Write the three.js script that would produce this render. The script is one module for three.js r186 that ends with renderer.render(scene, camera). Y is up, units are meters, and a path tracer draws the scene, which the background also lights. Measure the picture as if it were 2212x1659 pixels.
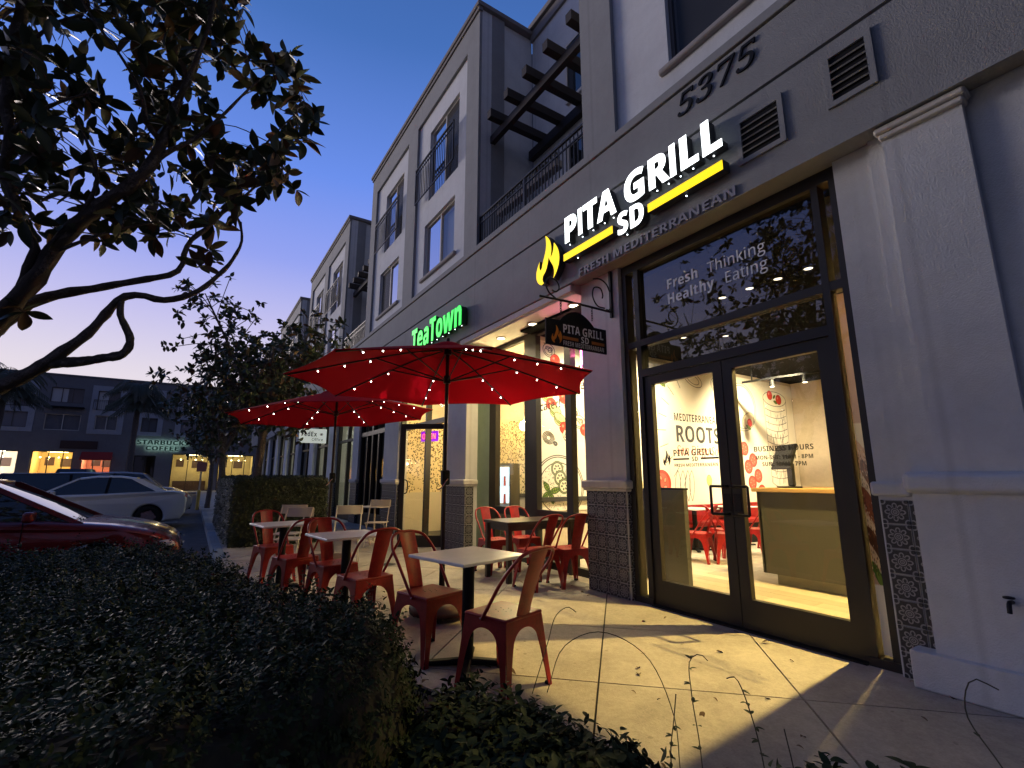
import * as THREE from 'three';
import { mergeGeometries, toCreasedNormals } from 'three/addons/utils/BufferGeometryUtils.js';
import { RoundedBoxGeometry } from 'three/addons/geometries/RoundedBoxGeometry.js';
import { FontLoader } from 'three/addons/loaders/FontLoader.js';
import { RectAreaLightUniformsLib } from 'three/addons/lights/RectAreaLightUniformsLib.js';
RectAreaLightUniformsLib.init();

// ---------------------------------------------------------------- camera, sky, afterglow, exposure
const V = (x, y, z) => new THREE.Vector3(x, y, z);
const scene = new THREE.Scene();
const CAM = V(0, 1.3, 0), PITCH = 10.95 * Math.PI / 180, TURN = 32.9 * Math.PI / 180, F = 1050;
const FW = V(-Math.cos(TURN) * Math.cos(PITCH), Math.sin(PITCH), -Math.sin(TURN) * Math.cos(PITCH));
const RT = V(Math.sin(TURN), 0, -Math.cos(TURN)), UP = V().crossVectors(RT, FW);
const camera = new THREE.PerspectiveCamera(2 * Math.atan(829.5 / F) * 180 / Math.PI, 4 / 3, 0.05, 400);
camera.position.copy(CAM); camera.up.set(0, 1, 0); camera.lookAt(CAM.clone().add(FW));
const renderer = new THREE.WebGLRenderer({ antialias: true });
renderer.toneMapping = THREE.LinearToneMapping; renderer.toneMappingExposure = 1.0;
renderer.shadowMap.enabled = true;
// a photograph's pixel (on a 2212 x 1659 grid) at a distance in front of the lens, as a point of the place
const at = (x, y, d) => CAM.clone().addScaledVector(FW, d).addScaledVector(RT, (x - 1106) / F * d).addScaledVector(UP, (829.5 - y) / F * d);

const GLOW = V(-0.975, 0, 0.221).normalize();
{
  const W = 512, H = 256, d = new Float32Array(W * H * 4);
  // colours by height over the horizon in degrees (linear): towards the afterglow, and away from it
  const near = [[0, .98, .84, .76], [5, .92, .82, .82], [10, .78, .71, .81], [16, .56, .54, .86], [23, .30, .37, .88], [32, .15, .28, .84], [45, .062, .165, .50], [60, .035, .10, .32], [90, .02, .055, .19]];
  const away = [[0, .10, .10, .19], [6, .12, .115, .22], [14, .10, .115, .24], [24, .07, .10, .24], [40, .045, .08, .22], [60, .03, .065, .20], [90, .02, .055, .19]];
  const pick = (t, e) => { let i = 0; while (i < t.length - 2 && e > t[i + 1][0]) i++; const a = t[i], b = t[i + 1], k = Math.min(1, Math.max(0, (e - a[0]) / (b[0] - a[0]))); return [1, 2, 3].map((c) => a[c] + (b[c] - a[c]) * k); };
  for (let j = 0; j < H; j++) for (let i = 0; i < W; i++) {
    const el = ((j + .5) / H - .5) * 180, az = ((i + .5) / W - .5) * 2 * Math.PI;
    const c = Math.cos(az) * GLOW.x + Math.sin(az) * GLOW.z, q0 = Math.min(1, Math.max(0, (c + .1) / .85)), k = q0 * q0 * (3 - 2 * q0);
    let n, a; const e = Math.max(0, el); n = pick(near, e); a = pick(away, e);
    const g = el < 0 ? .25 : 1, o = (j * W + i) * 4;
    for (let q = 0; q < 3; q++) d[o + q] = (n[q] * k + a[q] * (1 - k)) * g;
    d[o + 3] = 1;
  }
  const sky = new THREE.DataTexture(d, W, H, THREE.RGBAFormat, THREE.FloatType);
  sky.mapping = THREE.EquirectangularReflectionMapping; sky.magFilter = sky.minFilter = THREE.LinearFilter; sky.needsUpdate = true;
  scene.background = sky; scene.environment = sky;
  const sun = new THREE.DirectionalLight(0xfff0ea, 2.9);   // what is left of the sun after sunset: a wide, weak afterglow
  sun.position.set(-63, 6.3, 15); sun.target.position.set(-6, 0, -3); sun.castShadow = true; sun.shadow.radius = 30;
  Object.assign(sun.shadow.camera, { left: -40, right: 40, top: 40, bottom: -40, far: 150 }); sun.shadow.mapSize.set(2048, 2048);
  scene.add(sun, sun.target);
}

// ---------------------------------------------------------------- helpers
let seed = 7;
const rnd = () => { seed = (seed + 0x6d2b79f5) | 0; let t = Math.imul(seed ^ (seed >>> 15), 1 | seed); t = (t + Math.imul(t ^ (t >>> 7), 61 | t)) ^ t; return ((t ^ (t >>> 14)) >>> 0) / 4294967296; };
const rr = (a, b) => a + (b - a) * rnd();
const taken = new Map();
const numbered = (n) => { const k = taken.get(n) || 0; taken.set(n, k + 1); return k ? n + '_' + String(k).padStart(3, '0') : n; };
function tag(o, label, category, group, kind) {
  if (label) o.userData.label = label;
  if (category) o.userData.category = category;
  if (group) o.userData.group = group;
  if (kind) o.userData.kind = kind;
  return o;
}
function thing(name, label, category, pos = [0, 0, 0], turn = 0, group) {
  const o = new THREE.Group(); o.name = numbered(name); scene.add(o); o.position.set(...pos); o.rotation.y = turn;
  return tag(o, label, category, group);
}
function copyOf(o, pos, turn, label, group) {
  const c = o.clone(); c.name = numbered(o.name.replace(/_\d{3}$/, '')); scene.add(c); c.position.set(...pos); c.rotation.set(0, turn, 0);
  c.userData = { ...o.userData }; if (label) c.userData.label = label; if (group) c.userData.group = group;
  return c;
}
const bx = (x0, x1, y0, y1, z0, z1) => { const g = new THREE.BoxGeometry(Math.abs(x1 - x0), Math.abs(y1 - y0), Math.abs(z1 - z0)); g.translate((x0 + x1) / 2, (y0 + y1) / 2, (z0 + z1) / 2); return g; };
const rb = (x0, x1, y0, y1, z0, z1, r = .01, s = 2) => { const g = new RoundedBoxGeometry(x1 - x0, y1 - y0, z1 - z0, s, r); g.translate((x0 + x1) / 2, (y0 + y1) / 2, (z0 + z1) / 2); return g; };
const cyl = (r0, r1, h, x, y, z, s = 16) => { const g = new THREE.CylinderGeometry(r1, r0, h, s); g.translate(x, y + h / 2, z); return g; };
const tube = (pts, r, seg = 24, rad = 8, closed = false) => new THREE.TubeGeometry(new THREE.CatmullRomCurve3(pts.map((p) => (p.isVector3 ? p : V(...p))), closed), seg, r, rad, closed);
// a limb whose thickness changes along its course
function limb(pts, radii, seg = 20, rad = 7) {
  const c = new THREE.CatmullRomCurve3(pts), g = new THREE.TubeGeometry(c, seg, 1, rad, false), p = g.attributes.position;
  for (let i = 0; i <= seg; i++) {
    const t = i / seg, u = t * (radii.length - 1), k = Math.min(radii.length - 2, Math.floor(u)), r = radii[k] + (radii[k + 1] - radii[k]) * (u - k), q = c.getPointAt(t);
    for (let j = 0; j <= rad; j++) { const n = i * (rad + 1) + j, w = r * (1 + .10 * Math.sin(i * 2.1 + j * 1.7) + .12 * Math.max(0, Math.sin(i * .83 + pts[0].x * 9) - .75) * 4); p.setXYZ(n, q.x + (p.getX(n) - q.x) * w, q.y + (p.getY(n) - q.y) * w, q.z + (p.getZ(n) - q.z) * w); }
  }
  g.computeVertexNormals(); return g;
}
function flat(gs) { gs = (Array.isArray(gs) ? gs : [gs]).map((g) => { const n = g.index ? g.toNonIndexed() : g; for (const k of Object.keys(n.attributes)) if (!['position', 'normal', 'uv'].includes(k)) n.deleteAttribute(k); return n; }); return gs.length > 1 ? mergeGeometries(gs) : gs[0]; }
// texture coordinates in metres, by the way each face points
function metres(g) {
  const p = g.attributes.position, n = g.attributes.normal, uv = new Float32Array(p.count * 2);
  for (let i = 0; i < p.count; i++) {
    const a = Math.abs(n.getX(i)), b = Math.abs(n.getY(i)), c = Math.abs(n.getZ(i)), x = p.getX(i), y = p.getY(i), z = p.getZ(i);
    if (b >= a && b >= c) { uv[2 * i] = x; uv[2 * i + 1] = z; } else if (a >= c) { uv[2 * i] = z; uv[2 * i + 1] = y; } else { uv[2 * i] = x; uv[2 * i + 1] = y; }
  }
  g.setAttribute('uv', new THREE.BufferAttribute(uv, 2)); return g;
}
function mesh(name, geos, mat, parent, own = false) {
  let g = flat(geos); if (!own) g = metres(g);
  const m = new THREE.Mesh(g, mat); m.name = parent ? name : numbered(name); (parent || scene).add(m); return m;
}
const structure = (o) => { o.userData.kind = 'structure'; return o; };
function holed(x0, x1, y0, y1, holes, z0, z1) {
  const s = new THREE.Shape([[x0, y0], [x1, y0], [x1, y1], [x0, y1]].map((p) => new THREE.Vector2(...p)));
  for (const [a, b, c, d] of holes) s.holes.push(new THREE.Path([[a, c], [a, d], [b, d], [b, c]].map((p) => new THREE.Vector2(...p))));
  const g = new THREE.ExtrudeGeometry(s, { depth: z1 - z0, bevelEnabled: false }); g.translate(0, 0, z0); return g;
}
const ringFrame = (x0, x1, y0, y1, z0, z1, w, mull = []) => [bx(x0, x0 + w, y0, y1, z0, z1), bx(x1 - w, x1, y0, y1, z0, z1), bx(x0 + w, x1 - w, y1 - w, y1, z0, z1), bx(x0 + w, x1 - w, y0, y0 + w, z0, z1), ...mull.map((m) => bx(m - w / 2, m + w / 2, y0 + w, y1 - w, z0, z1))];
function extr(pts, depth, bevel = 0) {
  const s = pts instanceof THREE.Shape ? pts : new THREE.Shape(pts.map((p) => new THREE.Vector2(...p)));
  return new THREE.ExtrudeGeometry(s, { depth, bevelEnabled: bevel > 0, bevelThickness: bevel, bevelSize: bevel, bevelSegments: 2, curveSegments: 10 });
}
function canvas(w, h, draw) {
  const c = document.createElement('canvas'); c.width = w; c.height = h; draw(c.getContext('2d'), w, h);
  const t = new THREE.CanvasTexture(c); t.colorSpace = THREE.SRGBColorSpace; t.anisotropy = 8; t.magFilter = THREE.LinearFilter; return t;
}
function vnoise(size, cells, rs) {   // tiling value noise, octaves given as [cells, weight]
  const out = new Float32Array(size * size);
  let sd = rs; const r = () => { sd = Math.imul(sd ^ (sd >>> 15), 2246822519) + 374761393 | 0; return ((sd ^ (sd >>> 13)) >>> 0) / 4294967296; };
  for (const [n, w] of cells) {
    const g = Float32Array.from({ length: n * n }, r);
    for (let y = 0; y < size; y++) for (let x = 0; x < size; x++) {
      const u = x / size * n, v = y / size * n, i = Math.floor(u), j = Math.floor(v); let a = u - i, b = v - j; a = a * a * (3 - 2 * a); b = b * b * (3 - 2 * b);
      const G = (p, q) => g[((q + n) % n) * n + (p + n) % n];
      out[y * size + x] += w * ((G(i, j) * (1 - a) + G(i + 1, j) * a) * (1 - b) + (G(i, j + 1) * (1 - a) + G(i + 1, j + 1) * a) * b);
    }
  }
  return out;
}
function grey(size, cells, rs, lo, hi, rep, srgb = false) {
  const n = vnoise(size, cells, rs), d = new Uint8Array(size * size * 4); let tot = 0; for (const c of cells) tot += c[1];
  for (let i = 0; i < size * size; i++) { const v = Math.max(0, Math.min(1, (n[i] / tot - .25) * 2)); d[4 * i] = d[4 * i + 1] = d[4 * i + 2] = 255 * (lo + (hi - lo) * v); d[4 * i + 3] = 255; }
  const t = new THREE.DataTexture(d, size, size); t.wrapS = t.wrapT = THREE.RepeatWrapping; t.magFilter = t.minFilter = THREE.LinearFilter; t.repeat.set(1 / rep, 1 / rep); if (srgb) t.colorSpace = THREE.SRGBColorSpace; t.needsUpdate = true; return t;
}
// stucco that has stood in the weather: blotches and faint runs of dirt under the mottling
function rain() {
  const w = 512, n = vnoise(w, [[6, 1], [17, .8], [60, .5], [160, .35]], 91), c = vnoise(w, [[64, 1], [20, .6]], 93), d = new Uint8Array(w * w * 4);
  for (let y = 0; y < w; y++) for (let x = 0; x < w; x++) { const i = y * w + x, run = c[3 * w + x] / 1.6, len = c[((x * 7) % w)] / 1.6, k = Math.max(0, run - .62) * 1.1 * (0.5 + .5 * n[i] / 2.65), v = .83 + .20 * (n[i] / 2.65 - .25) * 1.2 - k * (.3 + len * .4); d[4 * i] = 255 * Math.min(1, v); d[4 * i + 1] = 255 * Math.min(1, v * .995); d[4 * i + 2] = 255 * Math.min(1, v * .985); d[4 * i + 3] = 255; }
  const t = new THREE.DataTexture(d, w, w); t.wrapS = t.wrapT = THREE.RepeatWrapping; t.magFilter = t.minFilter = THREE.LinearFilter; t.repeat.set(1 / 3.1, 1 / 3.1); t.needsUpdate = true; return t;
}
// trowelled concrete with spots, old gum and hairlines
function paving() {
  const w = 1024, n = vnoise(w, [[4, 1], [11, .9], [33, .6], [120, .6], [400, .8]], 31), t = canvas(w, w, (c) => {
    const im = c.createImageData ? c.createImageData(w, w) : new ImageData(w, w); for (let i = 0; i < w * w; i++) { const v = 255 * Math.min(1, .60 + .40 * Math.max(0, Math.min(1, (n[i] / 3.9 - .25) * 2))); im.data[4 * i] = v; im.data[4 * i + 1] = v * .985; im.data[4 * i + 2] = v * .96; im.data[4 * i + 3] = 255; } c.putImageData(im, 0, 0);
    for (let i = 0; i < 70; i++) { c.fillStyle = `rgba(40,34,28,${rr(.12, .5)})`; c.beginPath(); c.ellipse(rr(0, w), rr(0, w), rr(2, 7), rr(2, 6), rr(0, 3), 0, 7); c.fill(); }
    for (let i = 0; i < 16; i++) { c.fillStyle = `rgba(60,50,40,${rr(.04, .12)})`; c.beginPath(); c.ellipse(rr(0, w), rr(0, w), rr(20, 90), rr(15, 60), rr(0, 3), 0, 7); c.fill(); }
    c.strokeStyle = 'rgba(50,44,38,.35)'; c.lineWidth = 1.2; for (let k = 0; k < 5; k++) { let x = rr(0, w), y = rr(0, w), a = rr(0, 6.3); c.beginPath(); c.moveTo(x, y); for (let i = 0; i < 26; i++) { a += rr(-.5, .5); x += Math.cos(a) * 9; y += Math.sin(a) * 9; c.lineTo(x, y); } c.stroke(); }
  }); t.colorSpace = THREE.NoColorSpace; t.wrapS = t.wrapT = THREE.RepeatWrapping; t.repeat.set(1 / 2.9, 1 / 2.9); return t;
}
const tx = {
  stuccoBump: grey(256, [[128, 1], [64, .7], [24, .3]], 11, 0, 1, .5),
  mottle: grey(256, [[5, 1], [13, .7], [40, .5], [110, .4]], 23, .80, 1, 2.7),
  concrete: paving(),
  fine: grey(256, [[128, 1], [60, .5]], 41, 0, 1, .4),
  asphalt: grey(256, [[7, .5], [30, .4], [128, 1]], 51, .45, 1, 1.3),
  bark: grey(256, [[20, 1], [60, 1], [128, .6]], 61, .3, 1, .35),
  wear: grey(256, [[9, 1], [30, .8], [90, .6]], 77, .66, 1, .6),
  streak: rain(),
  smudge: grey(256, [[4, 1], [14, .8], [60, .4]], 71, .0, 1, 1.1),
};
const rgb = (r, g, b) => new THREE.Color().setRGB(r, g, b);
const std = (c, rough = .8, o = {}) => new THREE.MeshStandardMaterial({ color: c, roughness: rough, ...o });
const phy = (c, rough, o = {}) => new THREE.MeshPhysicalMaterial({ color: c, roughness: rough, ...o });
const stucco = (c) => std(c, .92, { map: tx.streak, bumpMap: tx.stuccoBump, bumpScale: .0018 });
const glow = (c, i = 1, base = rgb(.8, .8, .8)) => new THREE.MeshStandardMaterial({ color: base, roughness: .5, emissive: c, emissiveIntensity: i });
const M = {
  taupe: stucco(rgb(.32, .325, .32)), pale: stucco(rgb(.72, .735, .73)), white: stucco(rgb(.66, .675, .675)), trim: stucco(rgb(.40, .37, .34)), mouldW: stucco(rgb(.68, .66, .62)),
  cornice: stucco(rgb(.26, .24, .23)), joint: std(rgb(.03, .03, .03), .95),
  bronze: std(rgb(.020, .017, .015), .5, { metalness: .2 }), black: phy(rgb(.010, .010, .010), .6, { specularIntensity: .35 }), iron: std(rgb(.015, .014, .014), .5, { metalness: .5 }),
  glass: phy(rgb(1, 1, 1), .0, { transmission: 1, thickness: 0, ior: 1.52 }),
  darkGlass: phy(rgb(.32, .35, .36), .0, { transmission: 1, thickness: 0, ior: 1.6 }),
  concrete: std(rgb(.47, .43, .37), .82, { map: tx.concrete, bumpMap: tx.fine, bumpScale: .0012 }),
  kerb: std(rgb(.38, .38, .37), .85, { map: tx.concrete, bumpMap: tx.fine, bumpScale: .002 }), bluekerb: std(rgb(.16, .24, .32), .7, { map: tx.concrete }),
  asphalt: std(rgb(.07, .07, .072), .88, { map: tx.asphalt, bumpMap: tx.asphalt, bumpScale: .004 }),
  soil: std(rgb(.05, .035, .025), 1, { map: tx.asphalt }), line: std(rgb(.55, .55, .55), .8, { map: tx.concrete }),
  bark: std(rgb(.20, .165, .145), .95, { map: tx.bark, bumpMap: tx.bark, bumpScale: .006 }),
  red: phy(rgb(.36, .010, .010), .45, { clearcoat: .15, clearcoatRoughness: .3, specularIntensity: .7, map: tx.wear }), 
  tableWhite: std(rgb(.72, .70, .70), .32, { map: tx.mottle }), darkWood: std(rgb(.035, .025, .02), .35),
  cream: std(rgb(.62, .55, .42), .55), canopy: phy(rgb(.46, .003, .012), .9, { side: THREE.DoubleSide, specularIntensity: .1, transmission: .25, thickness: 0, bumpMap: tx.fine, bumpScale: .0006 }),
  umbMetal: std(rgb(.03, .02, .016), .4, { metalness: .6 }), chrome: std(rgb(.6, .6, .6), .18, { metalness: 1 }),
  bulb: glow(rgb(1, .95, .85), 22), lampWarm: glow(rgb(1, .82, .52), 9), lampDim: glow(rgb(1, .84, .55), 3.2), lampCool: glow(rgb(.85, .95, 1), 5),
  grey: std(rgb(.055, .053, .05), .5), beige: std(rgb(.62, .52, .38), .9, { map: tx.mottle }), ceilDark: phy(rgb(.012, .012, .013), .9, { specularIntensity: .1 }), woodTop: std(rgb(.45, .28, .13), .4),
  rubber: std(rgb(.012, .012, .012), .85), greenLit: stucco(rgb(.42, .55, .46)),
};
const font = await new FontLoader().loadAsync('fonts/droid/droid_sans_bold.typeface.json');
const serif = await new FontLoader().loadAsync('fonts/droid/droid_serif_regular.typeface.json');
// raised letters, one part each; with a face material the front lights up and the returns stay dark
function letters(text, x0, x1, y, cap, z, depth, side, face, parent, fnt = font, name = 'letter', skew = 0) {
  const hb = new THREE.ShapeGeometry(fnt.generateShapes('H', 1)); hb.computeBoundingBox(); const size = cap / hb.boundingBox.max.y, k = size / fnt.data.resolution; let w = 0; const adv = [];
  for (const c of text) { const g = fnt.data.glyphs[c] || fnt.data.glyphs['?']; adv.push(w); w += c === 'I' ? size * .34 : g.ha * k; }
  const sx = (x1 - x0) / w;
  [...text].forEach((c, i) => {
    if (c === ' ') return;
    const sh = c === 'I' ? [new THREE.Shape([[.08, 0], [.25, 0], [.25, cap / size], [.08, cap / size]].map(([a, b]) => new THREE.Vector2(a * size, b * size)))] : fnt.generateShapes(c, size), g = new THREE.ExtrudeGeometry(sh, { depth, bevelEnabled: false, curveSegments: 6 });
    const place = (q, zz) => { const m = new THREE.Matrix4().set(sx, skew, 0, x0 + adv[i] * sx, 0, 1, 0, y, 0, 0, 1, zz, 0, 0, 0, 1); q.applyMatrix4(m); return q; };
    const l = mesh(name, place(g, z), side, parent);
    if (face) mesh('lit_face', place(new THREE.ExtrudeGeometry(sh, { depth: .003, bevelEnabled: true, bevelThickness: .001, bevelSize: cap * .022, bevelSegments: 1, curveSegments: 6 }), z + depth + .003), face, l);
  });
}
const decal = (w, h, px, draw, o = {}) => new THREE.MeshStandardMaterial({ map: canvas(Math.round(w * px), Math.round(h * px), draw), transparent: true, roughness: .8, side: THREE.DoubleSide, ...o });
const film = (w, h, px, draw) => phy(0xffffff, 1, { map: canvas(Math.round(w * px), Math.round(h * px), draw), transmission: .04, thickness: 0, side: THREE.DoubleSide });
const quad = (x0, x1, y0, y1, z) => { const g = new THREE.PlaneGeometry(x1 - x0, y1 - y0); g.translate((x0 + x1) / 2, (y0 + y1) / 2, z); return g; };
const flamePts = (fn) => { // the shop's flame mark: two tongues with a hollow below, in a unit box
  const s = new THREE.Shape(); s.moveTo(.20, 0); s.bezierCurveTo(-.12, .12, -.05, .38, .14, .52); s.bezierCurveTo(.08, .36, .16, .28, .22, .36); s.bezierCurveTo(.30, .60, .48, .66, .38, 1);
  s.bezierCurveTo(.62, .86, .66, .66, .58, .48); s.bezierCurveTo(.68, .52, .70, .62, .72, .74); s.bezierCurveTo(.98, .52, 1.02, .22, .66, 0); s.bezierCurveTo(.80, .22, .62, .30, .50, .50); s.bezierCurveTo(.46, .34, .40, .26, .34, .22); s.bezierCurveTo(.24, .18, .20, .10, .30, .02); s.closePath(); return s;
};
function flame2d(c, x, y, w, h) { c.beginPath(); flamePts().getPoints(12).forEach((p, i) => (i ? c.lineTo : c.moveTo).call(c, x + p.x * w, y + h - p.y * h)); c.closePath(); c.fill(); }

// ---------------------------------------------------------------- ground
{
  structure(mesh('parking_lot', bx(-160, 120, -.65, -.15, -120, 160), M.asphalt));
  const lines = structure(mesh('stall_marking', bx(-11.95, -11.85, -.149, -.146, .25, 5.2), M.line));
  for (const x of [-14.7, -17.5, -20.3, -23.1, -25.9, -28.7]) { const c = lines.clone(); c.name = numbered('stall_marking'); c.userData = { kind: 'structure' }; c.position.x = x + 11.9; scene.add(c); }
}
const edgeZ = (x) => -1.83 - .357 * (x + 1.88);
{
  const clip = (poly, f) => { const o = []; poly.forEach((p, i) => { const q = poly[(i + 1) % poly.length], a = f(p), b = f(q); if (a >= 0) o.push(p); if ((a >= 0) !== (b >= 0)) { const t = a / (a - b); o.push([p[0] + (q[0] - p[0]) * t, p[1] + (q[1] - p[1]) * t]); } }); return o; };
  const walls = [(p) => p[1] + 4.22, (p) => edgeZ(p[0]) - p[1], (p) => -.62 - p[1], (p) => p[0] + 18, (p) => 3.2 - p[0]];
  const up = (poly, y0, y1, grow = 0) => { const g = extr(poly.map(([x, z]) => [x, -z]), y1 - y0); g.rotateX(-Math.PI / 2); g.translate(0, y0, 0); return g; };
  let area = [[-30, -10], [-30, 10], [10, 10], [10, -10]]; for (const w of walls) area = clip(area, w);
  const walk = structure(mesh('sidewalk', up(area, -.149, -.014), M.joint));
  const S = 1.712, gap = .009, tones = [.93, 1, 1.05, .97, 1.02].map((k) => { const m = M.concrete.clone(); m.color.multiplyScalar(k); return m; });
  for (let i = -16; i < 10; i++) for (let j = -16; j < 6; j++) {
    const a0 = -.25 + S * i + gap, a1 = -.25 + S * (i + 1) - gap, b0 = -4.95 + S * j + gap, b1 = -4.95 + S * (j + 1) - gap;
    let p = [[a0, b0], [a0, b1], [a1, b1], [a1, b0]].map(([a, b]) => [(a + b) / 2, (b - a) / 2]);
    for (const w of walls) { p = clip(p, w); if (p.length < 3) break; }
    if (p.length < 3) continue;
    let ar = 0; p.forEach((q, k) => { const n = p[(k + 1) % p.length]; ar += q[0] * n[1] - q[1] * n[0]; }); if (Math.abs(ar) < .02) continue;
    mesh('paving_slab', up(p, -.013, rr(-.0008, .0008)), tones[Math.floor(rnd() * 5)], walk);
  }
  mesh('bay_paving', bx(-7.9, -4.68, -.1, -.002, -4.52, -4.223), M.concrete, walk);
  structure(mesh('far_sidewalk', bx(-58, -18.01, -.149, -.004, -4.4, -.62), M.concrete));
  const kerb = structure(mesh('kerb', [bx(-58, -14.4, -.148, .004, -.615, -.46), bx(-9.6, -5.4, -.148, .004, -.615, -.46)], M.kerb));
  mesh('painted_section', bx(-14.395, -9.605, -.148, .005, -.615, -.458), M.bluekerb, kerb);
  // planted island between the terrace and the car park
  const isl = [[3.2, edgeZ(3.2) + .012], [-5.25, edgeZ(-5.25) + .012], [-6.5, -.44], [-6.9, .4], [-6.9, 3.6], [3.2, 3.6]];
  structure(mesh('planting_bed', up(isl, -.147, -.03), M.soil));
  structure(mesh('island_kerb', [bx(-7.06, -6.905, -.148, .01, .2, 3.6), bx(-7.06, 3.2, -.148, .01, 3.605, 3.76)], M.kerb));
}

// ---------------------------------------------------------------- the shop building
const B = thing('shop_building', 'long three-storey grey and white stucco building with shops below and flats above', 'building');
const ZW = -4.12, ZF = -3.93, ZG = -4.17, ZB = -4.53, XL = -47, XR = 4;
mesh('fascia', [bx(XL, XR, 3.83, 4.722, -4.24, ZF), bx(XL, XR, 4.757, 5.325, -4.24, ZF), bx(XL, XR, 4.722, 4.757, -4.24, -3.965), bx(XL, XR, 5.325, 5.34, -4.24, -3.96)], M.taupe, B);
mesh('ledge', rb(XL, XR, 5.34, 5.45, -4.3, -3.905, .012), M.taupe, B);
mesh('upper_floor', bx(XL, XR, 5.2, 5.44, -13, -4.31), M.taupe, B);

// tiled wainscot: a printed cement tile, laid tile by tile
const tileMaps = [0, 1, 2].map((v) => canvas(128, 128, (c, w) => {
  c.fillStyle = ['#8b8b8c', '#858586', '#919190'][v]; c.fillRect(0, 0, w, w); c.fillStyle = c.strokeStyle = '#232427';
  c.fillRect(6, 6, w - 12, w - 12); c.fillStyle = '#8d8d8e'; c.translate(64, 64);
  for (let i = 0; i < 8; i++) { c.save(); c.rotate(i * Math.PI / 4); c.beginPath(); c.ellipse(0, -34, 12, 15, 0, 0, 7); c.fill(); c.fillStyle = '#2a2b2e'; c.beginPath(); c.ellipse(0, -33, 6.5, 9, 0, 0, 7); c.fill(); c.fillStyle = '#8d8d8e'; c.restore(); }
  for (const [r, f] of [[24, '#232427'], [20, '#939394'], [15, '#2a2b2e'], [11, '#8d8d8e'], [6, '#232427'], [3, '#999']]) { c.fillStyle = f; c.beginPath(); c.arc(0, 0, r, 0, 7); c.fill(); }
  c.fillStyle = '#8d8d8e'; for (const [x, y] of [[-54, -54], [54, -54], [-54, 54], [54, 54]]) { c.beginPath(); c.arc(x, y, 17, 0, 7); c.fill(); c.fillStyle = '#232427'; c.beginPath(); c.arc(x, y, 10, 0, 7); c.fill(); c.fillStyle = '#8d8d8e'; }
  c.globalAlpha = .25; for (let i = 0; i < 500; i++) { c.fillStyle = rnd() < .5 ? '#000' : '#bbb'; c.fillRect(rr(-64, 64), rr(-64, 64), 2, 2); }
}));
const tileM = tileMaps.map((t) => std(0xffffff, .5, { map: t })), TS = .1645;
const tileG = (() => { const g = flat(rb(-TS / 2 + .002, TS / 2 - .002, -TS / 2 + .002, TS / 2 - .002, 0, .012, .003, 1)); const p = g.attributes.position, uv = new Float32Array(p.count * 2); for (let i = 0; i < p.count; i++) { uv[2 * i] = p.getX(i) / TS + .5; uv[2 * i + 1] = p.getY(i) / TS + .5; } g.setAttribute('uv', new THREE.BufferAttribute(uv, 2)); return g; })();
function tiles(parent, o, dir, n, rows, y0 , turn) {   // o: start [x,z], dir: [dx,dz]
  for (let r = 0; r < rows; r++) for (let i = 0; i < n; i++) {
    const t = new THREE.Mesh(tileG, tileM[Math.floor(rnd() * 3)]); t.name = 'tile'; t.position.set(o[0] + dir[0] * (i + .5) * TS, y0 + (r + .5) * TS, o[1] + dir[1] * (i + .5) * TS); t.rotation.y = turn; parent.add(t);
  }
}
function pillar(x0, x1, tiled, zb = -4.36) {
  const p = mesh('pillar', [bx(x0, x1, 1.2, 3.829, zb, ZW), bx(x0 + .002, x1 - .002, 0, 1.2, zb, ZW - .001)], M.white, B);
  const n = Math.round((x1 - x0) / TS), m = (x1 - x0 - n * TS) / 2;
  mesh('moulding', [rb(x0 - .045, x1 + .045, 1.175, 1.275, zb, ZW + .06, .028, 4), rb(x0 - .02, x1 + .02, 1.15, 1.18, zb, ZW + .035, .012, 2)], M.mouldW, p);
  if (tiled) { tiles(p, [x0 + m, ZW + .0005], [1, 0], n, 7, 0, 0); tiles(p, [x1 + .0005, ZW], [0, -1], 1, 7, 0, Math.PI / 2); }
  return p;
}
for (const [a, b, t] of [[-4.67, -3.99, 1], [-8.72, -7.91, 1], [-12.5, -11.45, 1], [-15.5, -14.88, 1], [-18.9, -18.1, 1], [-22.4, -21.6, 0], [-25.9, -25.1, 0], [-29.4, -28.6, 0], [-33, -32.2, 0], [-36.6, -35.8, 0], [-40.2, -39.4, 0], [-44, -43.2, 0]]) pillar(a, b, t);
{ // the broad pier at the right of the doors
  const p = mesh('pier', [bx(-1.565, -1.3, 0, 3.829, -4.36, ZW), bx(-1.3, XR, 1.2, 3.829, -4.36, -4.085), bx(-1.19, -.74, 1.34, 3.74, -4.17, -4.02), bx(-1.335, XR, .2, 1.2, -4.17, -4.03)], M.white, B);
  mesh('plinth', rb(-1.46, XR, 0, .225, -4.3, -3.975, .012), M.white, p);
  mesh('moulding', [rb(-1.6, -1.36, 1.175, 1.275, -4.2, ZW + .03, .02, 3), rb(-1.375, XR, 1.2, 1.34, -4.2, -3.985, .045, 4)], M.white, p);
  mesh('capital', [rb(-1.22, -.70, 3.775, 3.828, -4.1, -3.96, .02, 3), rb(-1.20, -.72, 3.735, 3.778, -4.1, -3.985, .015, 3)], M.mouldW, p);
  tiles(p, [-1.565 + .01, ZW + .0005], [1, 0], 1, 7, 0, 0); tiles(p, [-1.565 + .01 + TS, ZW + .0006], [1, 0], 1, 7, 0, 0);
}
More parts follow.
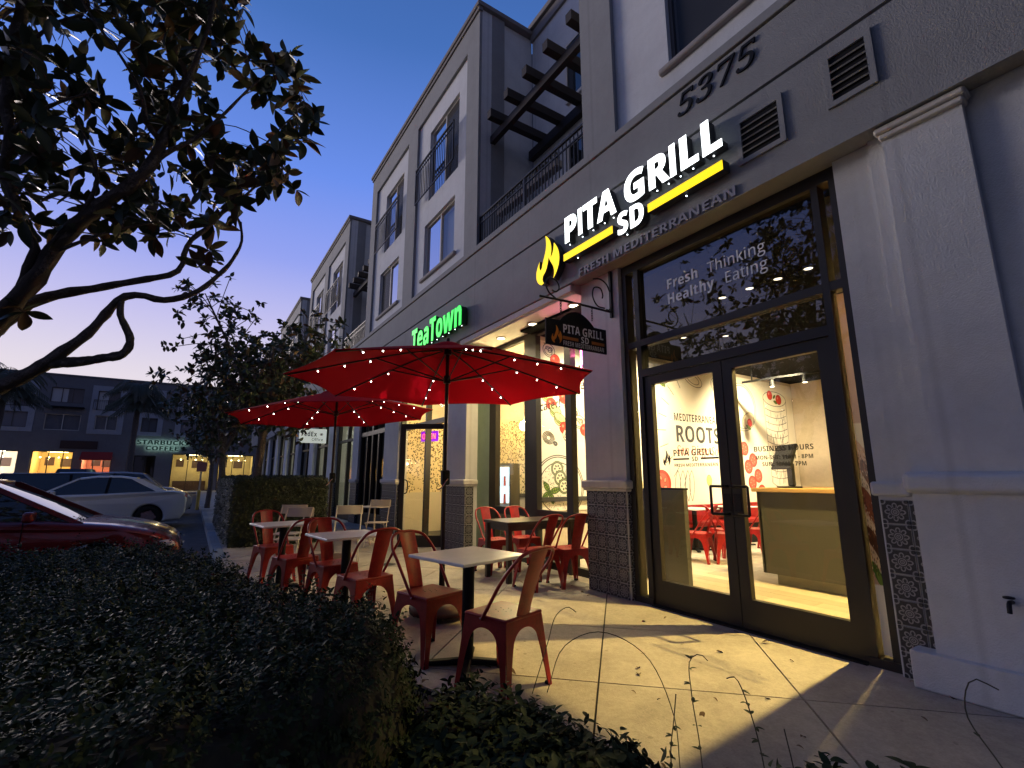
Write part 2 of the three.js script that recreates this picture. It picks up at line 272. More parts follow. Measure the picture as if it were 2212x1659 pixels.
// louvred vents
for (const [a, b, c, d] of [[-2.22, -1.79, 4.10, 4.56], [-1.46, -1.12, 4.15, 4.62]]) {
  const v = mesh('vent', ringFrame(a, b, c, d, ZF, ZF + .022, .045), M.taupe, B); mesh('duct', bx(a + .045, b - .045, c + .045, d - .045, ZF + .001, ZF + .003), M.black, v);
  for (let k = 1; k < 6; k++) { const y = c + .045 + (d - c - .09) * k / 6, s = bx(a + .045, b - .045, -.006, .006, -.012, .012); s.rotateX(.6); s.translate(0, y, ZF + .014); mesh('slat', s, M.taupe, v); }
}
letters('5375', -2.86, -1.97, 5.03, .25, ZF + .002, .015, M.black, null, B, serif, 'house_digit', .22);

// glazing: a frame with its panes
function pane(parent, x0, x1, y0, y1, z, m = M.glass, name = 'pane') { return mesh(name, quad(x0, x1, y0, y1, z), m, parent); }
{
  const f = mesh('storefront_frame', [bx(-3.98, -3.915, .06, 3.72, -4.29, ZG), bx(-3.79, -3.725, .06, 3.72, -4.29, ZG), bx(-1.775, -1.72, .06, 3.72, -4.29, ZG), bx(-1.63, -1.57, .06, 3.72, -4.29, ZG),
    bx(-3.98, -1.57, 3.72, 3.828, -4.30, ZG + .002), bx(-3.725, -1.775, 2.785, 2.86, -4.28, ZG + .001), bx(-3.725, -1.775, 2.425, 2.51, -4.28, ZG + .001), bx(-1.72, -1.63, 2.785, 2.86, -4.28, ZG - .002), bx(-3.915, -3.79, 2.785, 2.86, -4.28, ZG - .002),
    bx(-3.98, -3.725, 0, .06, -4.29, ZG + .01), bx(-1.775, -1.57, 0, .06, -4.29, ZG + .01)], M.bronze, B);
  mesh('threshold', bx(-3.72, -1.78, .001, .012, -4.3, -4.13), M.iron, f);
  const tint = phy(rgb(.30, .32, .35), 0, { transmission: 1, thickness: 0, ior: 1.8 }); pane(f, -3.725, -1.775, 2.86, 3.72, -4.225, tint); pane(f, -3.725, -1.775, 2.51, 2.785, -4.225, tint); pane(f, -3.915, -3.79, .06, 3.72, -4.225); pane(f, -1.72, -1.63, .06, 3.72, -4.225);
  const text = decal(1.44, .5, 500, (c, w, h) => {
    c.fillStyle = 'rgba(238,241,248,.95)'; c.textBaseline = 'alphabetic';
    c.font = 'bold 78px sans-serif'; c.fillText('Fresh', 6, 62, 235); c.font = '80px sans-serif'; c.fillText('Thinking', 268, 62, 400);
    c.font = 'bold 78px sans-serif'; c.fillText('Healthy', 6, 148, 320); c.font = '80px sans-serif'; c.fillText('Eating', 356, 148, 330);
  }, { roughness: .9 });
  mesh('slogan', quad(-3.37, -1.93, 2.98, 3.48, -4.218), text, f, true);
  mesh('suite_number', quad(-2.77, -2.59, 2.53, 2.60, -4.218), decal(.18, .07, 900, (c, w, h) => { c.fillStyle = '#0b0b0c'; c.font = 'bold 60px sans-serif'; c.textAlign = 'center'; c.fillText('110', w / 2, h - 8); }), f, true);
  // printed film on the narrow side light: a close-up of food in browns over white
  mesh('window_film', quad(-1.706, -1.642, .075, 2.76, -4.232), film(.4, 2.6, 160, (c, w, h) => {
    c.fillStyle = '#c9a694'; c.fillRect(0, 0, w, h); const blob = (x, y, a, b, f) => { c.fillStyle = f; c.beginPath(); c.ellipse(x * w, y * h, a * w, b * h, .3, 0, 7); c.fill(); };
    c.fillStyle = '#e9dcc6'; c.fillRect(0, h * .39, w, h * .07); blob(.4, .5, .9, .05, '#d8b394'); blob(.6, .53, .5, .03, '#7d5638'); blob(.3, .57, .8, .03, '#e7d6bf'); blob(.6, .62, .9, .035, '#8d4f2a'); blob(.35, .68, .8, .03, '#e3cfae'); blob(.6, .72, .8, .03, '#5d3a22'); blob(.3, .76, .9, .03, '#e2c9a0'); blob(.5, .8, .6, .022, '#51702b'); blob(.7, .815, .4, .015, '#7c9a3d');
    for (let i = 0; i < 260; i++) blob(rnd(), rr(.46, .8), rr(.01, .05), rr(.001, .004), ['#5b371f', '#f0e2c8', '#a96c3c', '#3e2a19'][i % 4]);
    c.fillStyle = '#f1ece4'; c.fillRect(0, h * .825, w, h);
  }), f, true);
  for (const [x0, x1, hx0, hx1] of [[-3.72, -2.754, -2.92, -2.79], [-2.746, -1.78, -2.71, -2.55]]) {
    const d = mesh('glass_door', [bx(x0, x0 + .10, .015, 2.42, -4.25, -4.19), bx(x1 - .10, x1, .015, 2.42, -4.25, -4.19), bx(x0 + .10, x1 - .10, .015, .26, -4.25, -4.19), bx(x0 + .10, x1 - .10, 2.325, 2.42, -4.25, -4.19)], M.bronze, B);
    pane(d, x0 + .10, x1 - .10, .26, 2.325, -4.22);
    mesh('handle', tube([[hx1, .975, -4.19], [hx1, .975, -4.12], [hx0, .975, -4.12], [hx0, 1.10, -4.12], [hx0, 1.225, -4.12], [hx1, 1.225, -4.12], [hx1, 1.225, -4.19]].map(([x, y, z]) => V(x0 < -3 ? x : hx0 + hx1 - x, y, z)).reduce((a, p, i, s) => { if (i) a.push(p.clone().lerp(s[i - 1], .85), p.clone().lerp(s[i - 1], .15)); a.push(p); return a; }, []), .0125, 60, 8), M.iron, d);
    mesh('lock_plate', rb(x0 < -3 ? -2.84 : -2.735, x0 < -3 ? -2.765 : -2.66, 1.0, 1.16, -4.19, -4.183, .003), M.iron, d);
    if (x0 < -3) mesh('door_lettering', quad(-3.54, -2.86, 1.385, 1.625, -4.213), decal(.68, .24, 900, (c, w, h) => { c.fillStyle = '#2c2a26'; flame2d(c, 6, 26, 92, 150); c.font = 'bold 82px sans-serif'; c.fillText('PITA GRILL', 122, 92, 480); c.font = 'bold 56px sans-serif'; c.textAlign = 'center'; c.fillText('SD', 362, 142); c.fillRect(122, 112, 180, 16); c.fillRect(422, 112, 180, 16); c.font = 'bold 40px sans-serif'; c.fillText('FRESH MEDITERRANEAN', 362, 190, 480); }), d, true);
    else mesh('door_lettering', quad(-2.54, -1.98, 1.37, 1.60, -4.213), decal(.56, .23, 900, (c, w, h) => { c.fillStyle = '#3a352c'; c.textAlign = 'center'; c.font = 'bold 56px sans-serif'; c.fillText('BUSINESS HOURS', w / 2, 62, 480); c.font = 'bold 42px sans-serif'; c.fillText('MON-SAT: 11AM - 8PM', w / 2, 126, 450); c.fillText('SUN: 10AM - 7PM', w / 2, 178, 400); }), d, true);
  }
}
{ // recessed bay shared by the two shops
  mesh('bay_soffit', [bx(-7.909, -4.672, 3.70, 3.829, -4.62, -4.02), rb(-7.905, -4.675, 3.72, 3.825, -4.04, -3.95, .02, 3), rb(-7.9, -4.68, 3.69, 3.74, -4.045, -3.985, .015, 3)], M.mouldW, B);
  const f = mesh('bay_frame', [bx(-7.77, -7.55, 0, 3.70, -4.63, ZB), bx(-6.62, -6.29, 0, 3.70, -4.63, ZB), bx(-5.56, -5.42, .0, 3.70, -4.63, ZB), bx(-4.80, -4.67, 0, 3.70, -4.63, ZB), bx(-7.55, -6.62, 3.62, 3.70, -4.62, ZB - .003), bx(-6.29, -5.56, 3.62, 3.70, -4.62, ZB - .003), bx(-5.42, -4.8, 3.62, 3.70, -4.62, ZB - .003),
    ...[[-7.55, -6.62], [-6.29, -5.56], [-5.42, -4.8]].flatMap(([a, b]) => [bx(a, b, 0, .1, -4.62, ZB - .003), bx(a, b, .70, .82, -4.62, ZB - .003)])], M.bronze, B);
  for (const [a, b] of [[-7.55, -6.62], [-6.29, -5.56], [-5.42, -4.8]]) { pane(f, a, b, .82, 3.62, -4.58); pane(f, a, b, .1, .70, -4.58); }
  mesh('side_panel', bx(-8.4, -7.775, 0, 3.70, -4.7, ZB - .001), M.greenLit, B);  // green light falling on this panel is put into its stucco colour
  mesh('bay_cheek', bx(-4.67, -4.5, 0, 3.70, -4.63, -4.365), M.white, B);
  mesh('glass_lettering', quad(-6.26, -5.62, 2.3, 2.75, -4.574), decal(.64, .45, 400, (c, w, h) => { c.fillStyle = 'rgba(70,68,64,.92)'; c.font = 'bold 76px sans-serif'; c.fillText('We', 20, 78); c.fillText('cater!', 6, 160, 235); }), f, true);
  mesh('glass_lettering', quad(-5.38, -4.82, 2.45, 3.0, -4.574), decal(.56, .55, 400, (c, w, h) => { c.fillStyle = 'rgba(96,92,84,.85)'; c.font = 'bold 76px sans-serif'; c.fillText('We', 10, 90); c.fillText('Deliver', 4, 180, 216); }), f, true);
  for (const [x, z] of [[-6.95, -4.27], [-5.0, -4.27], [-6.0, -4.27]]) {
    const l = mesh('soffit_light', new THREE.TorusGeometry(.075, .012, 8, 24).rotateX(Math.PI / 2).translate(x, 3.688, z), M.mouldW, B); mesh('lamp_disc', new THREE.CylinderGeometry(.07, .07, .01, 24).translate(x, 3.689, z), M.lampWarm, l);
    const s = new THREE.SpotLight(0xffe4a8, 11, 0, 1.25, .6, 2); s.position.set(x, 3.67, z); s.target.position.set(x, 0, z); s.castShadow = true; s.shadow.radius = 3; scene.add(s, s.target);
  }
}
const creamRoom = std(rgb(.60, .60, .50), .9, { map: tx.mottle }), purple = std(rgb(.09, .03, .20), .6);
{ // tea shop front, its door swung out, and the dark double doors beyond
  const f = mesh('storefront_frame', [bx(-11.45, -11.38, 0, 3.828, -4.29, ZG), bx(-8.79, -8.72, 0, 3.828, -4.29, ZG), bx(-9.93, -9.86, 0, 3.72, -4.29, ZG), bx(-11.38, -8.79, 2.42, 2.52, -4.28, ZG - .002), bx(-11.38, -8.79, 3.72, 3.828, -4.28, ZG - .002), bx(-11.38, -9.93, 0, .1, -4.28, ZG - .002)], M.bronze, B);
  pane(f, -11.38, -9.93, .1, 2.42, -4.23); pane(f, -11.38, -8.79, 2.52, 3.72, -4.23);
  const d = new THREE.Group(); d.name = 'swung_door'; B.add(d); d.position.set(-8.83, 0, -4.19); d.rotation.y = Math.atan2(-.75, -.5);
  mesh('door_frame', [bx(.0, .09, .01, 2.36, -.025, .025), bx(.83, .92, .01, 2.36, -.025, .025), bx(.09, .83, .01, .22, -.025, .025), bx(.09, .83, 2.26, 2.36, -.025, .025)], M.bronze, d);
  pane(d, .09, .83, .22, 2.26, 0);
  mesh('handle', tube([[.87, 1.0, .03], [.87, 1.0, .08], [.80, 1.02, .08], [.80, 1.25, .08], [.87, 1.27, .08], [.87, 1.27, .03]], .012, 30, 6), M.iron, d);
  const g = mesh('storefront_frame', [...ringFrame(-14.87, -12.51, 0, 3.828, -4.29, ZG, .09, [-13.69]), bx(-14.78, -12.6, 2.5, 2.62, -4.28, ZG - .003), bx(-14.25, -14.17, .09, 2.5, -4.28, ZG - .004), bx(-13.2, -13.12, .09, 2.5, -4.28, ZG - .004), bx(-14.78, -12.6, .09, .35, -4.27, ZG - .006)], M.bronze, B);
  pane(g, -14.78, -12.6, .35, 3.72, -4.235, M.darkGlass); mesh('shop_room', [bx(-15, -12.4, 0, 3.8, -7.1, -7), bx(-15.1, -15, 0, 3.8, -7, -4.45), bx(-12.4, -12.3, 0, 3.8, -7, -4.45), bx(-15, -12.4, 3.7, 3.8, -7, -4.45), bx(-15, -12.4, -.02, 0, -7, -4.45)], creamRoom, g);
}
const litBays = [[-18.1, -15.5, 1], [-21.6, -18.9, .8], [-25.1, -22.4, 0], [-28.6, -25.9, 1], [-32.2, -29.4, .7], [-35.8, -33, 0], [-39.4, -36.6, 1], [-43.2, -40.2, .8]];
for (const [a, b, lit] of litBays) {
  const m = (a + b) / 2, f = mesh('storefront_frame', [...ringFrame(a, b, 0, 3.828, -4.4, -4.28, .08, [m]), bx(a + .08, b - .08, 2.5, 2.58, -4.39, -4.283), bx(a + .08, b - .08, .08, .3, -4.39, -4.283)], M.bronze, B);
  pane(f, a + .08, b - .08, .3, 3.74, -4.34);
  mesh('shop_room', [bx(a - .3, b + .3, 0, 3.8, -7.1, -7), bx(a - .3, a - .2, 0, 3.8, -7, -4.45), bx(b + .2, b + .3, 0, 3.8, -7, -4.45), bx(a - .2, b + .2, 3.7, 3.8, -7, -4.45), bx(a - .2, b + .2, -.02, .0, -7, -4.45)], creamRoom, f);
  if (lit) {
    mesh('ceiling_lamp', bx(m - .6, m + .6, 3.66, 3.69, -6.2, -5.6), glow(rgb(1, .98, .82), 5 * lit), f);
    const l = new THREE.RectAreaLight(rgb(1, .97, .8), 9 * lit, 1.2, .6); l.position.set(m, 3.65, -5.9); l.lookAt(m, 0, -5.9); scene.add(l);
    if (a > -20) mesh('wall_banner', bx(a + .2, a + .9, 1.5, 2.2, -6.99, -6.96), purple, f);
  }
}

// upper storeys: projecting bays with framed panels, balconies between them
const blindMap = canvas(64, 256, (c, w, h) => { c.fillStyle = '#c9cfc6'; c.fillRect(0, 0, w, h); for (let y = 0; y < h; y += 8) { c.fillStyle = '#a3aba4'; c.fillRect(0, y, w, 2); c.fillStyle = '#dfe3dc'; c.fillRect(0, y + 4, w, 1); } });
const coated = std(rgb(.62, .63, .67), .04, { metalness: 1 }), screenM = std(rgb(.03, .03, .03), .9, { transparent: true, opacity: .6 });
const blindM = std(0xffffff, .8, { map: blindMap }), curtainM = std(rgb(.16, .16, .17), .9), clothM = std(rgb(.55, .55, .52), .9);
const vinyl = std(rgb(.62, .58, .50), .5), vinylDark = std(rgb(.10, .085, .07), .5);
function win(parent, x0, x1, y0, y1, z, o = {}) {   // z: face of the wall round it
  const zi = z - .06, m = (x0 + x1) / 2 + (o.off || 0);
  const f = mesh('window', ringFrame(x0, x1, y0, y1, zi - .05, zi, .045, [m]), o.dark ? vinylDark : vinyl, parent);
  // each half is bare coated glass (2), a blind behind glass (1) or an insect screen (0)
  [[x0 + .045, m - .022, o.left ?? 0], [m + .022, x1 - .045, o.right ?? 1]].forEach(([a, b, kind], i) => {
    pane(f, a, b, y0 + .045, y1 - .045, zi - .02 - .01 * i, kind === 2 ? coated : M.glass); if (kind === 0) mesh('insect_screen', quad(a, b, y0 + .045, y1 - .045, zi - .008), screenM, f);
    mesh('blind', bx(a - .04, b + .021, y0 - .05, y1 + .05, zi - .16, zi - .15), [curtainM, blindM, clothM][kind], f);
  });
  if (!o.noSill) mesh('sill', rb(x0 - .12, x1 + .12, y0 - .09, y0 - .005, z - .1, z + .06, .03, 3), M.trim, f);
  return f;
}
function railing(parent, x0, x1, y0, y1, z, step = .11, mid = true) {
  const m = (x0 + x1) / 2, g = [rb(x0, x1, y1 - .04, y1, z - .02, z + .02, .008), bx(x0, x1, y0, y0 + .025, z - .012, z + .012), bx(x0, x0 + .03, y0, y1 - .04, z - .015, z + .015), bx(x1 - .03, x1, y0, y1 - .04, z - .015, z + .015)];
  if (mid) g.push(bx(m - .02, m + .02, y0 + .025, y1 - .04, z - .016, z + .016), bx(x0 + .03, x1 - .03, y1 - .16, y1 - .14, z - .011, z + .011));
  const r = mesh('railing', g, M.iron, parent), b = [];
  for (let x = x0 + step; x < x1 - .05; x += step) b.push(bx(x - .007, x + .007, y0 + .026, y1 - .042, z - .007, z + .007));
  mesh('baluster', b, M.iron, r); return r;
}
function wing(dx, far) {
  const x = (v) => v + dx, P = [[-10.65, -7.92], [-14.02, -11.3]];
  mesh('bay_wall', holed(x(-14.5), x(-7.4), 5.45, 10.86, P.map(([a, b]) => [x(a), x(b), 5.455, 10.17]), -4.06, -4.0), M.taupe, B);
  const lo = [[-10.12, -8.5, 5.88, 7.2], [-13.42, -11.87, 5.88, 7.18]], hi = [[-9.95, -8.38, 7.78, 9.62], [-13.2, -11.74, 7.78, 9.6]];
  mesh('bay_panel', holed(x(-14.49), x(-7.41), 5.452, 10.85, [...lo, ...hi].map(([a, b, c, d]) => [x(a), x(b), c, d]), -4.3, -4.061), M.pale, B);
  lo.forEach(([a, b, c, d], i) => win(B, x(a), x(b), c, d, -4.061, { left: i ? 0 : 2, right: i ? 2 : 1 }));
  hi.forEach(([a, b, c, d]) => { win(B, x(a), x(b), c, d, -4.061, { noSill: true, left: 2, right: 0 }); railing(B, x(a - .55), x(b + .02), 7.9, 8.86, -3.93, far ? .14 : .1); });
  mesh('bay_return', bx(x(-7.62), x(-7.4), 5.45, 10.85, -4.6, -4.301), M.taupe, B); mesh('bay_return', bx(x(-14.5), x(-14.3), 5.45, 10.85, -5.3, -4.301), M.taupe, B);
  mesh('bay_side', bx(x(-7.66), x(-7.47), 5.45, 10.85, -5.35, -4.6), M.pale, B);
  mesh('bay_core', bx(x(-14.25), x(-7.7), 5.45, 10.8, -9, -4.75), M.taupe, B);
  mesh('parapet_cap', [rb(x(-14.57), x(-7.33), 10.86, 10.97, -5.4, -3.93, .02), bx(x(-14.53), x(-7.37), 10.78, 10.858, -4.06, -3.965)], M.cornice, B);
}
function gap(x0, x1, far) {   // balcony between two bays
  mesh('balcony_wall', bx(x0, x1, 5.45, 10.95, -5.5, -5.32), M.pale, B);
  mesh('parapet_cap', [rb(x0, x1, 10.95, 11.08, -5.6, -5.2, .02), bx(x0, x1, 10.7, 10.95, -5.319, -5.27)], M.cornice, B);
  const m = (x0 + x1) / 2;
  for (const [y0, y1] of [[5.46, 7.4], [8.3, 9.6]]) { const f = mesh('balcony_door', ringFrame(m - .35, m + 1.05, y0, y1, -5.319, -5.26, .06, [m + .35]), vinyl, B); pane(f, m - .3, m + 1, y0 + .06, y1 - .06, -5.275, M.darkGlass); mesh('blind', bx(m - .29, m + .99, y0 + .06, y1 - .06, -5.31, -5.30), curtainM, f); }
  const pg = mesh('pergola', [bx(x0 - .1, x1 - .02, 7.80, 7.96, -4.38, -4.28), bx(x0, x1 - .02, 7.78, 7.98, -5.319, -5.2)], std(rgb(.035, .028, .025), .8), B);
  for (let k = 0; k < 5; k++) { const cx = x0 + .42 + k * .585; if (cx > x1) break; mesh('rafter', bx(cx - .065, cx + .065, 7.965, 8.13, -5.31, -4.0), pg.material, pg); }
  railing(B, x0 + .02, x1 - .02, 5.47, 6.14, -4.06, .085);
}
for (let k = 0; k < 4; k++) wing(-9.92 * k, k > 0);
gap(-7.4, -4.4); gap(-17.32, -14.5, 1); gap(-27.24, -24.42, 1); gap(-37.16, -34.34, 1);
{ // the wall over the doors
  mesh('bay_wall', [bx(-4.4, -3.81, 5.45, 10.86, -4.3, -4.0), bx(-4.4, -4.2, 5.45, 10.86, -5.5, -4.3), bx(-.2, .4, 5.45, 10.86, -4.3, -4.0), bx(-3.81, -.2, 10.17, 10.86, -4.06, -4.0)], M.taupe, B);
  mesh('bay_panel', holed(-3.81, -.2, 5.452, 10.85, [[-3.0, -1.2, 5.9, 7.5], [-3.0, -1.2, 8.1, 9.7]], -4.3, -4.061), M.pale, B);
  win(B, -3.0, -1.2, 5.9, 7.5, -4.061, { dark: true, left: 0, right: 0, off: .12 }); win(B, -3.0, -1.2, 8.1, 9.7, -4.061, { dark: true, left: 0, right: 0 });
  mesh('parapet_cap', rb(-4.45, XR, 10.86, 10.97, -5.5, -3.93, .02), M.cornice, B); mesh('bay_core', bx(-4.19, XR, 5.45, 10.8, -9, -4.75), M.taupe, B); mesh('bay_wall', bx(.4, XR, 5.45, 10.86, -4.3, -4.05), M.pale, B);
}
// clutter on the balcony above the sign
{
  const pots = [[-6.9, .1], [-6.55, .07], [-6.0, .09], [-5.35, .08]];
  const t = thing('balcony_planter', 'row of small potted plants along the balcony rail above the fascia', 'planter', [0, 0, 0]);
  mesh('trough', rb(-6.95, -5.2, 5.98, 6.1, -4.3, -4.16, .01), M.trim, t);
  const lv = []; for (let i = 0; i < 160; i++) { const g = new THREE.PlaneGeometry(.03, .07); g.rotateX(rr(-1, 1)); g.rotateY(rr(0, 6)); g.translate(rr(-6.93, -5.22), rr(6.08, 6.24), rr(-4.28, -4.16)); lv.push(g); }
  const fo = mesh('foliage', lv, std(rgb(.12, .11, .07), .8, { side: THREE.DoubleSide }), t); fo.userData.kind = 'stuff';
}
// ---------------------------------------------------------------- inside the grill
const muralTex = canvas(2048, 720, (c, w, h) => {
  const S = 256; // pixels per metre; 8 m along the wall, 2.81 m up from y = .78
  c.fillStyle = '#efe6d2'; c.fillRect(0, 0, w, h); const X = (z) => (-4.6 - z) * S, Y = (y) => h - (y - .78) * S;
  c.lineWidth = 4; c.lineJoin = 'round'; const ink = '#4a4436';
  const circ = (z, y, r, f, st = ink) => { c.beginPath(); c.arc(X(z), Y(y), r * S, 0, 7); if (f) { c.fillStyle = f; c.fill(); } c.strokeStyle = st; c.stroke(); };
  const ell = (z, y, a, b, rot, f) => { c.beginPath(); c.ellipse(X(z), Y(y), a * S, b * S, rot, 0, 7); if (f) { c.fillStyle = f; c.fill(); } c.strokeStyle = ink; c.stroke(); };
  const leaf = (z, y, l, rot) => { c.save(); c.translate(X(z), Y(y)); c.rotate(rot); c.beginPath(); c.moveTo(0, 0); c.quadraticCurveTo(l * S * .5, -l * S * .42, l * S, 0); c.quadraticCurveTo(l * S * .5, l * S * .42, 0, 0); c.fillStyle = '#8fa83c'; c.fill(); c.strokeStyle = '#3d5420'; c.stroke(); c.beginPath(); c.moveTo(0, 0); c.lineTo(l * S * .9, 0); for (let i = 1; i < 5; i++) { c.moveTo(l * S * .2 * i, 0); c.lineTo(l * S * (.2 * i + .12), -l * S * .14); c.moveTo(l * S * .2 * i, 0); c.lineTo(l * S * (.2 * i + .12), l * S * .14); } c.stroke(); c.restore(); };
  const tomato = (z, y, r) => { circ(z, y, r, '#d8402f', '#8f2015'); c.fillStyle = 'rgba(255,190,160,.6)'; c.beginPath(); c.arc(X(z) - r * S * .3, Y(y) - r * S * .3, r * S * .25, 0, 7); c.fill(); };
  const slice = (z, y, r) => { circ(z, y, r, '#d94a33', '#962317'); circ(z, y, r * .82, '#e2604a', '#b33422'); for (let i = 0; i < 5; i++) ell(z + Math.cos(i * 1.26) * r * .45, y + Math.sin(i * 1.26) * r * .45, r * .2, r * .13, i, '#f0a07e'); };
  const onion = (z, y, r) => { for (let i = 0; i < 4; i++) ell(z, y, r * (1 - i * .2), r * .8 * (1 - i * .2), .4, null); };
  // plate with cucumber and basil behind the bay window
  circ(-5.05, 1.15, .52, '#f4ecd9'); circ(-5.05, 1.15, .49, null); circ(-5.05, 1.15, .40, null);
  for (let i = 0; i < 220; i++) { const a = rnd() * 6.28, r = Math.sqrt(rnd()) * .38; c.fillStyle = '#6b6452'; c.fillRect(X(-5.05 + Math.cos(a) * r), Y(1.15 + Math.sin(a) * r), 3, 3); }
  for (const [z, y] of [[-5.02, 1.45], [-5.08, 1.30], [-5.16, 1.17]]) { circ(z, y, .12, '#dfe2b8', '#56682c'); circ(z, y, .10, '#ece9c9'); for (let i = 0; i < 6; i++) ell(z + Math.cos(i) * .05, y + Math.sin(i) * .05, .012, .006, i, null); }
  leaf(-4.86, 1.08, .2, -2.2); leaf(-4.86, 1.08, .22, -.2); leaf(-4.86, 1.08, .2, 1.2); leaf(-4.86, 1.08, .17, 2.6);
  onion(-4.85, 1.95, .12); onion(-4.99, 1.86, .04);
  const skewer = (z0, y0, z1, y1, items) => { c.strokeStyle = '#8b7a55'; c.lineWidth = 5; c.beginPath(); c.moveTo(X(z0), Y(y0)); c.lineTo(X(z1), Y(y1)); c.stroke(); c.lineWidth = 3; items.forEach((k, i) => { const t = (i + .8) / (items.length + .6), z = z0 + (z1 - z0) * t, y = y0 + (y1 - y0) * t; if (k === 't') tomato(z, y, .10); else if (k === 'g') { for (let j = -1; j < 2; j++) ell(z, y + j * .04, .13, .065, .5, j ? '#c9cf8f' : '#8ea14a'); } else { ell(z, y, .13, .11, .5, '#eadfc6'); ell(z + .01, y - .02, .08, .06, .3, null); ell(z, y + .03, .07, .03, .3, null); ell(z - .03, y + .01, .04, .05, .8, null); } }); };
  skewer(-4.75, 2.75, -5.35, 1.9, ['g', 't', 'g', 'g', 't', 'm']); skewer(-4.78, 3.56, -5.5, 2.7, ['m', 't', 'm', 'm', 't']); skewer(-5.1, 2.75, -5.95, 1.75, ['t', 't', 'm', 'm', 't', 'g', 't']);
  leaf(-6.1, 1.7, .22, 1.0); tomato(-6.3, 1.2, .12);
  // middle of the wall: the motto
  const dash = (a) => { for (let i = 0; i < 9; i++) { const t = -1.1 + i * .27; c.beginPath(); c.moveTo(X(-8.75) + Math.cos(Math.PI + t) * 1.0 * S, Y(2.25) + Math.sin(Math.PI + t) * 1.0 * S); c.lineTo(X(-8.75) + Math.cos(Math.PI + t) * 1.25 * S, Y(2.25) + Math.sin(Math.PI + t) * 1.25 * S); c.strokeStyle = ink; c.stroke(); } }; dash();
  c.fillStyle = '#3c3a37'; c.textAlign = 'center'; c.font = 'bold 54px sans-serif'; c.fillText('MEDITERRANEAN', X(-8.75), Y(2.44), 385); c.font = 'bold 118px sans-serif'; c.fillText('ROOTS', X(-8.75), Y(2.02), 385);
  c.fillStyle = '#d9694a'; c.font = 'italic 66px serif'; c.fillText('San Diego Soul', X(-8.8), Y(1.76), 400);
  // vegetables below and above it
  for (const z of [-8.0, -8.15, -8.3, -8.42]) { c.beginPath(); c.moveTo(X(z), Y(.85)); c.quadraticCurveTo(X(z) - 40, Y(1.2), X(z) + 8, Y(1.45)); c.quadraticCurveTo(X(z) + 42, Y(1.2), X(z), Y(.85)); c.stroke(); }
  ell(-9.0, 1.25, .08, .11, 0, '#b9c77a'); slice(-7.55, 1.2, .25); for (const z of [-9.7, -9.9, -10.1]) { ell(z, 1.05, .16, .2, 0, null); ell(z - .03, 1.1, .1, .12, 0, null); }
  ell(-7.8, 3.3, .12, .2, 1, null); leaf(-7.6, 3.25, .25, .6); ell(-8.7, 3.35, .3, .14, .3, null); ell(-8.7, 3.35, .2, .09, .3, null); onion(-9.5, 3.3, .2);
  circ(-10.4, 2.9, .55, null); circ(-10.4, 2.9, .50, null); ell(-10.6, 2.6, .25, .16, -.5, '#e8dcc0'); tomato(-10.65, 2.55, .09); leaf(-10.5, 2.48, .2, .4);
  for (const [z, y] of [[-10.35, 1.95], [-10.65, 1.7], [-10.45, 1.55], [-10.8, 1.35], [-10.55, 1.2], [-10.9, 1.0]]) slice(z, y, .15);
  // rolled wrap
  c.strokeStyle = ink; c.beginPath(); c.moveTo(X(-11.3), Y(3.2)); c.lineTo(X(-11.36), Y(1.2)); c.quadraticCurveTo(X(-11.8), Y(.95), X(-12.22), Y(1.2)); c.lineTo(X(-12.3), Y(3.2)); c.fillStyle = '#f6eedd'; c.fill(); c.stroke();
  for (let y = 1.35; y < 3.1; y += .16) { c.beginPath(); c.moveTo(X(-11.34), Y(y)); c.quadraticCurveTo(X(-11.8), Y(y - .14), X(-12.24), Y(y + .02)); c.stroke(); } for (let i = 0; i < 60; i++) { const z = rr(-12.2, -11.4), y = rr(1.25, 3.0); c.beginPath(); c.moveTo(X(z), Y(y)); c.lineTo(X(z + rr(-.03, .03)), Y(y - .14)); c.stroke(); }
  ell(-11.8, 3.2, .5, .18, 0, '#f4ecd8'); tomato(-11.6, 3.28, .11); tomato(-11.98, 3.2, .12); leaf(-11.75, 3.15, .16, .3); leaf(-11.85, 3.3, .14, 2.5);
});
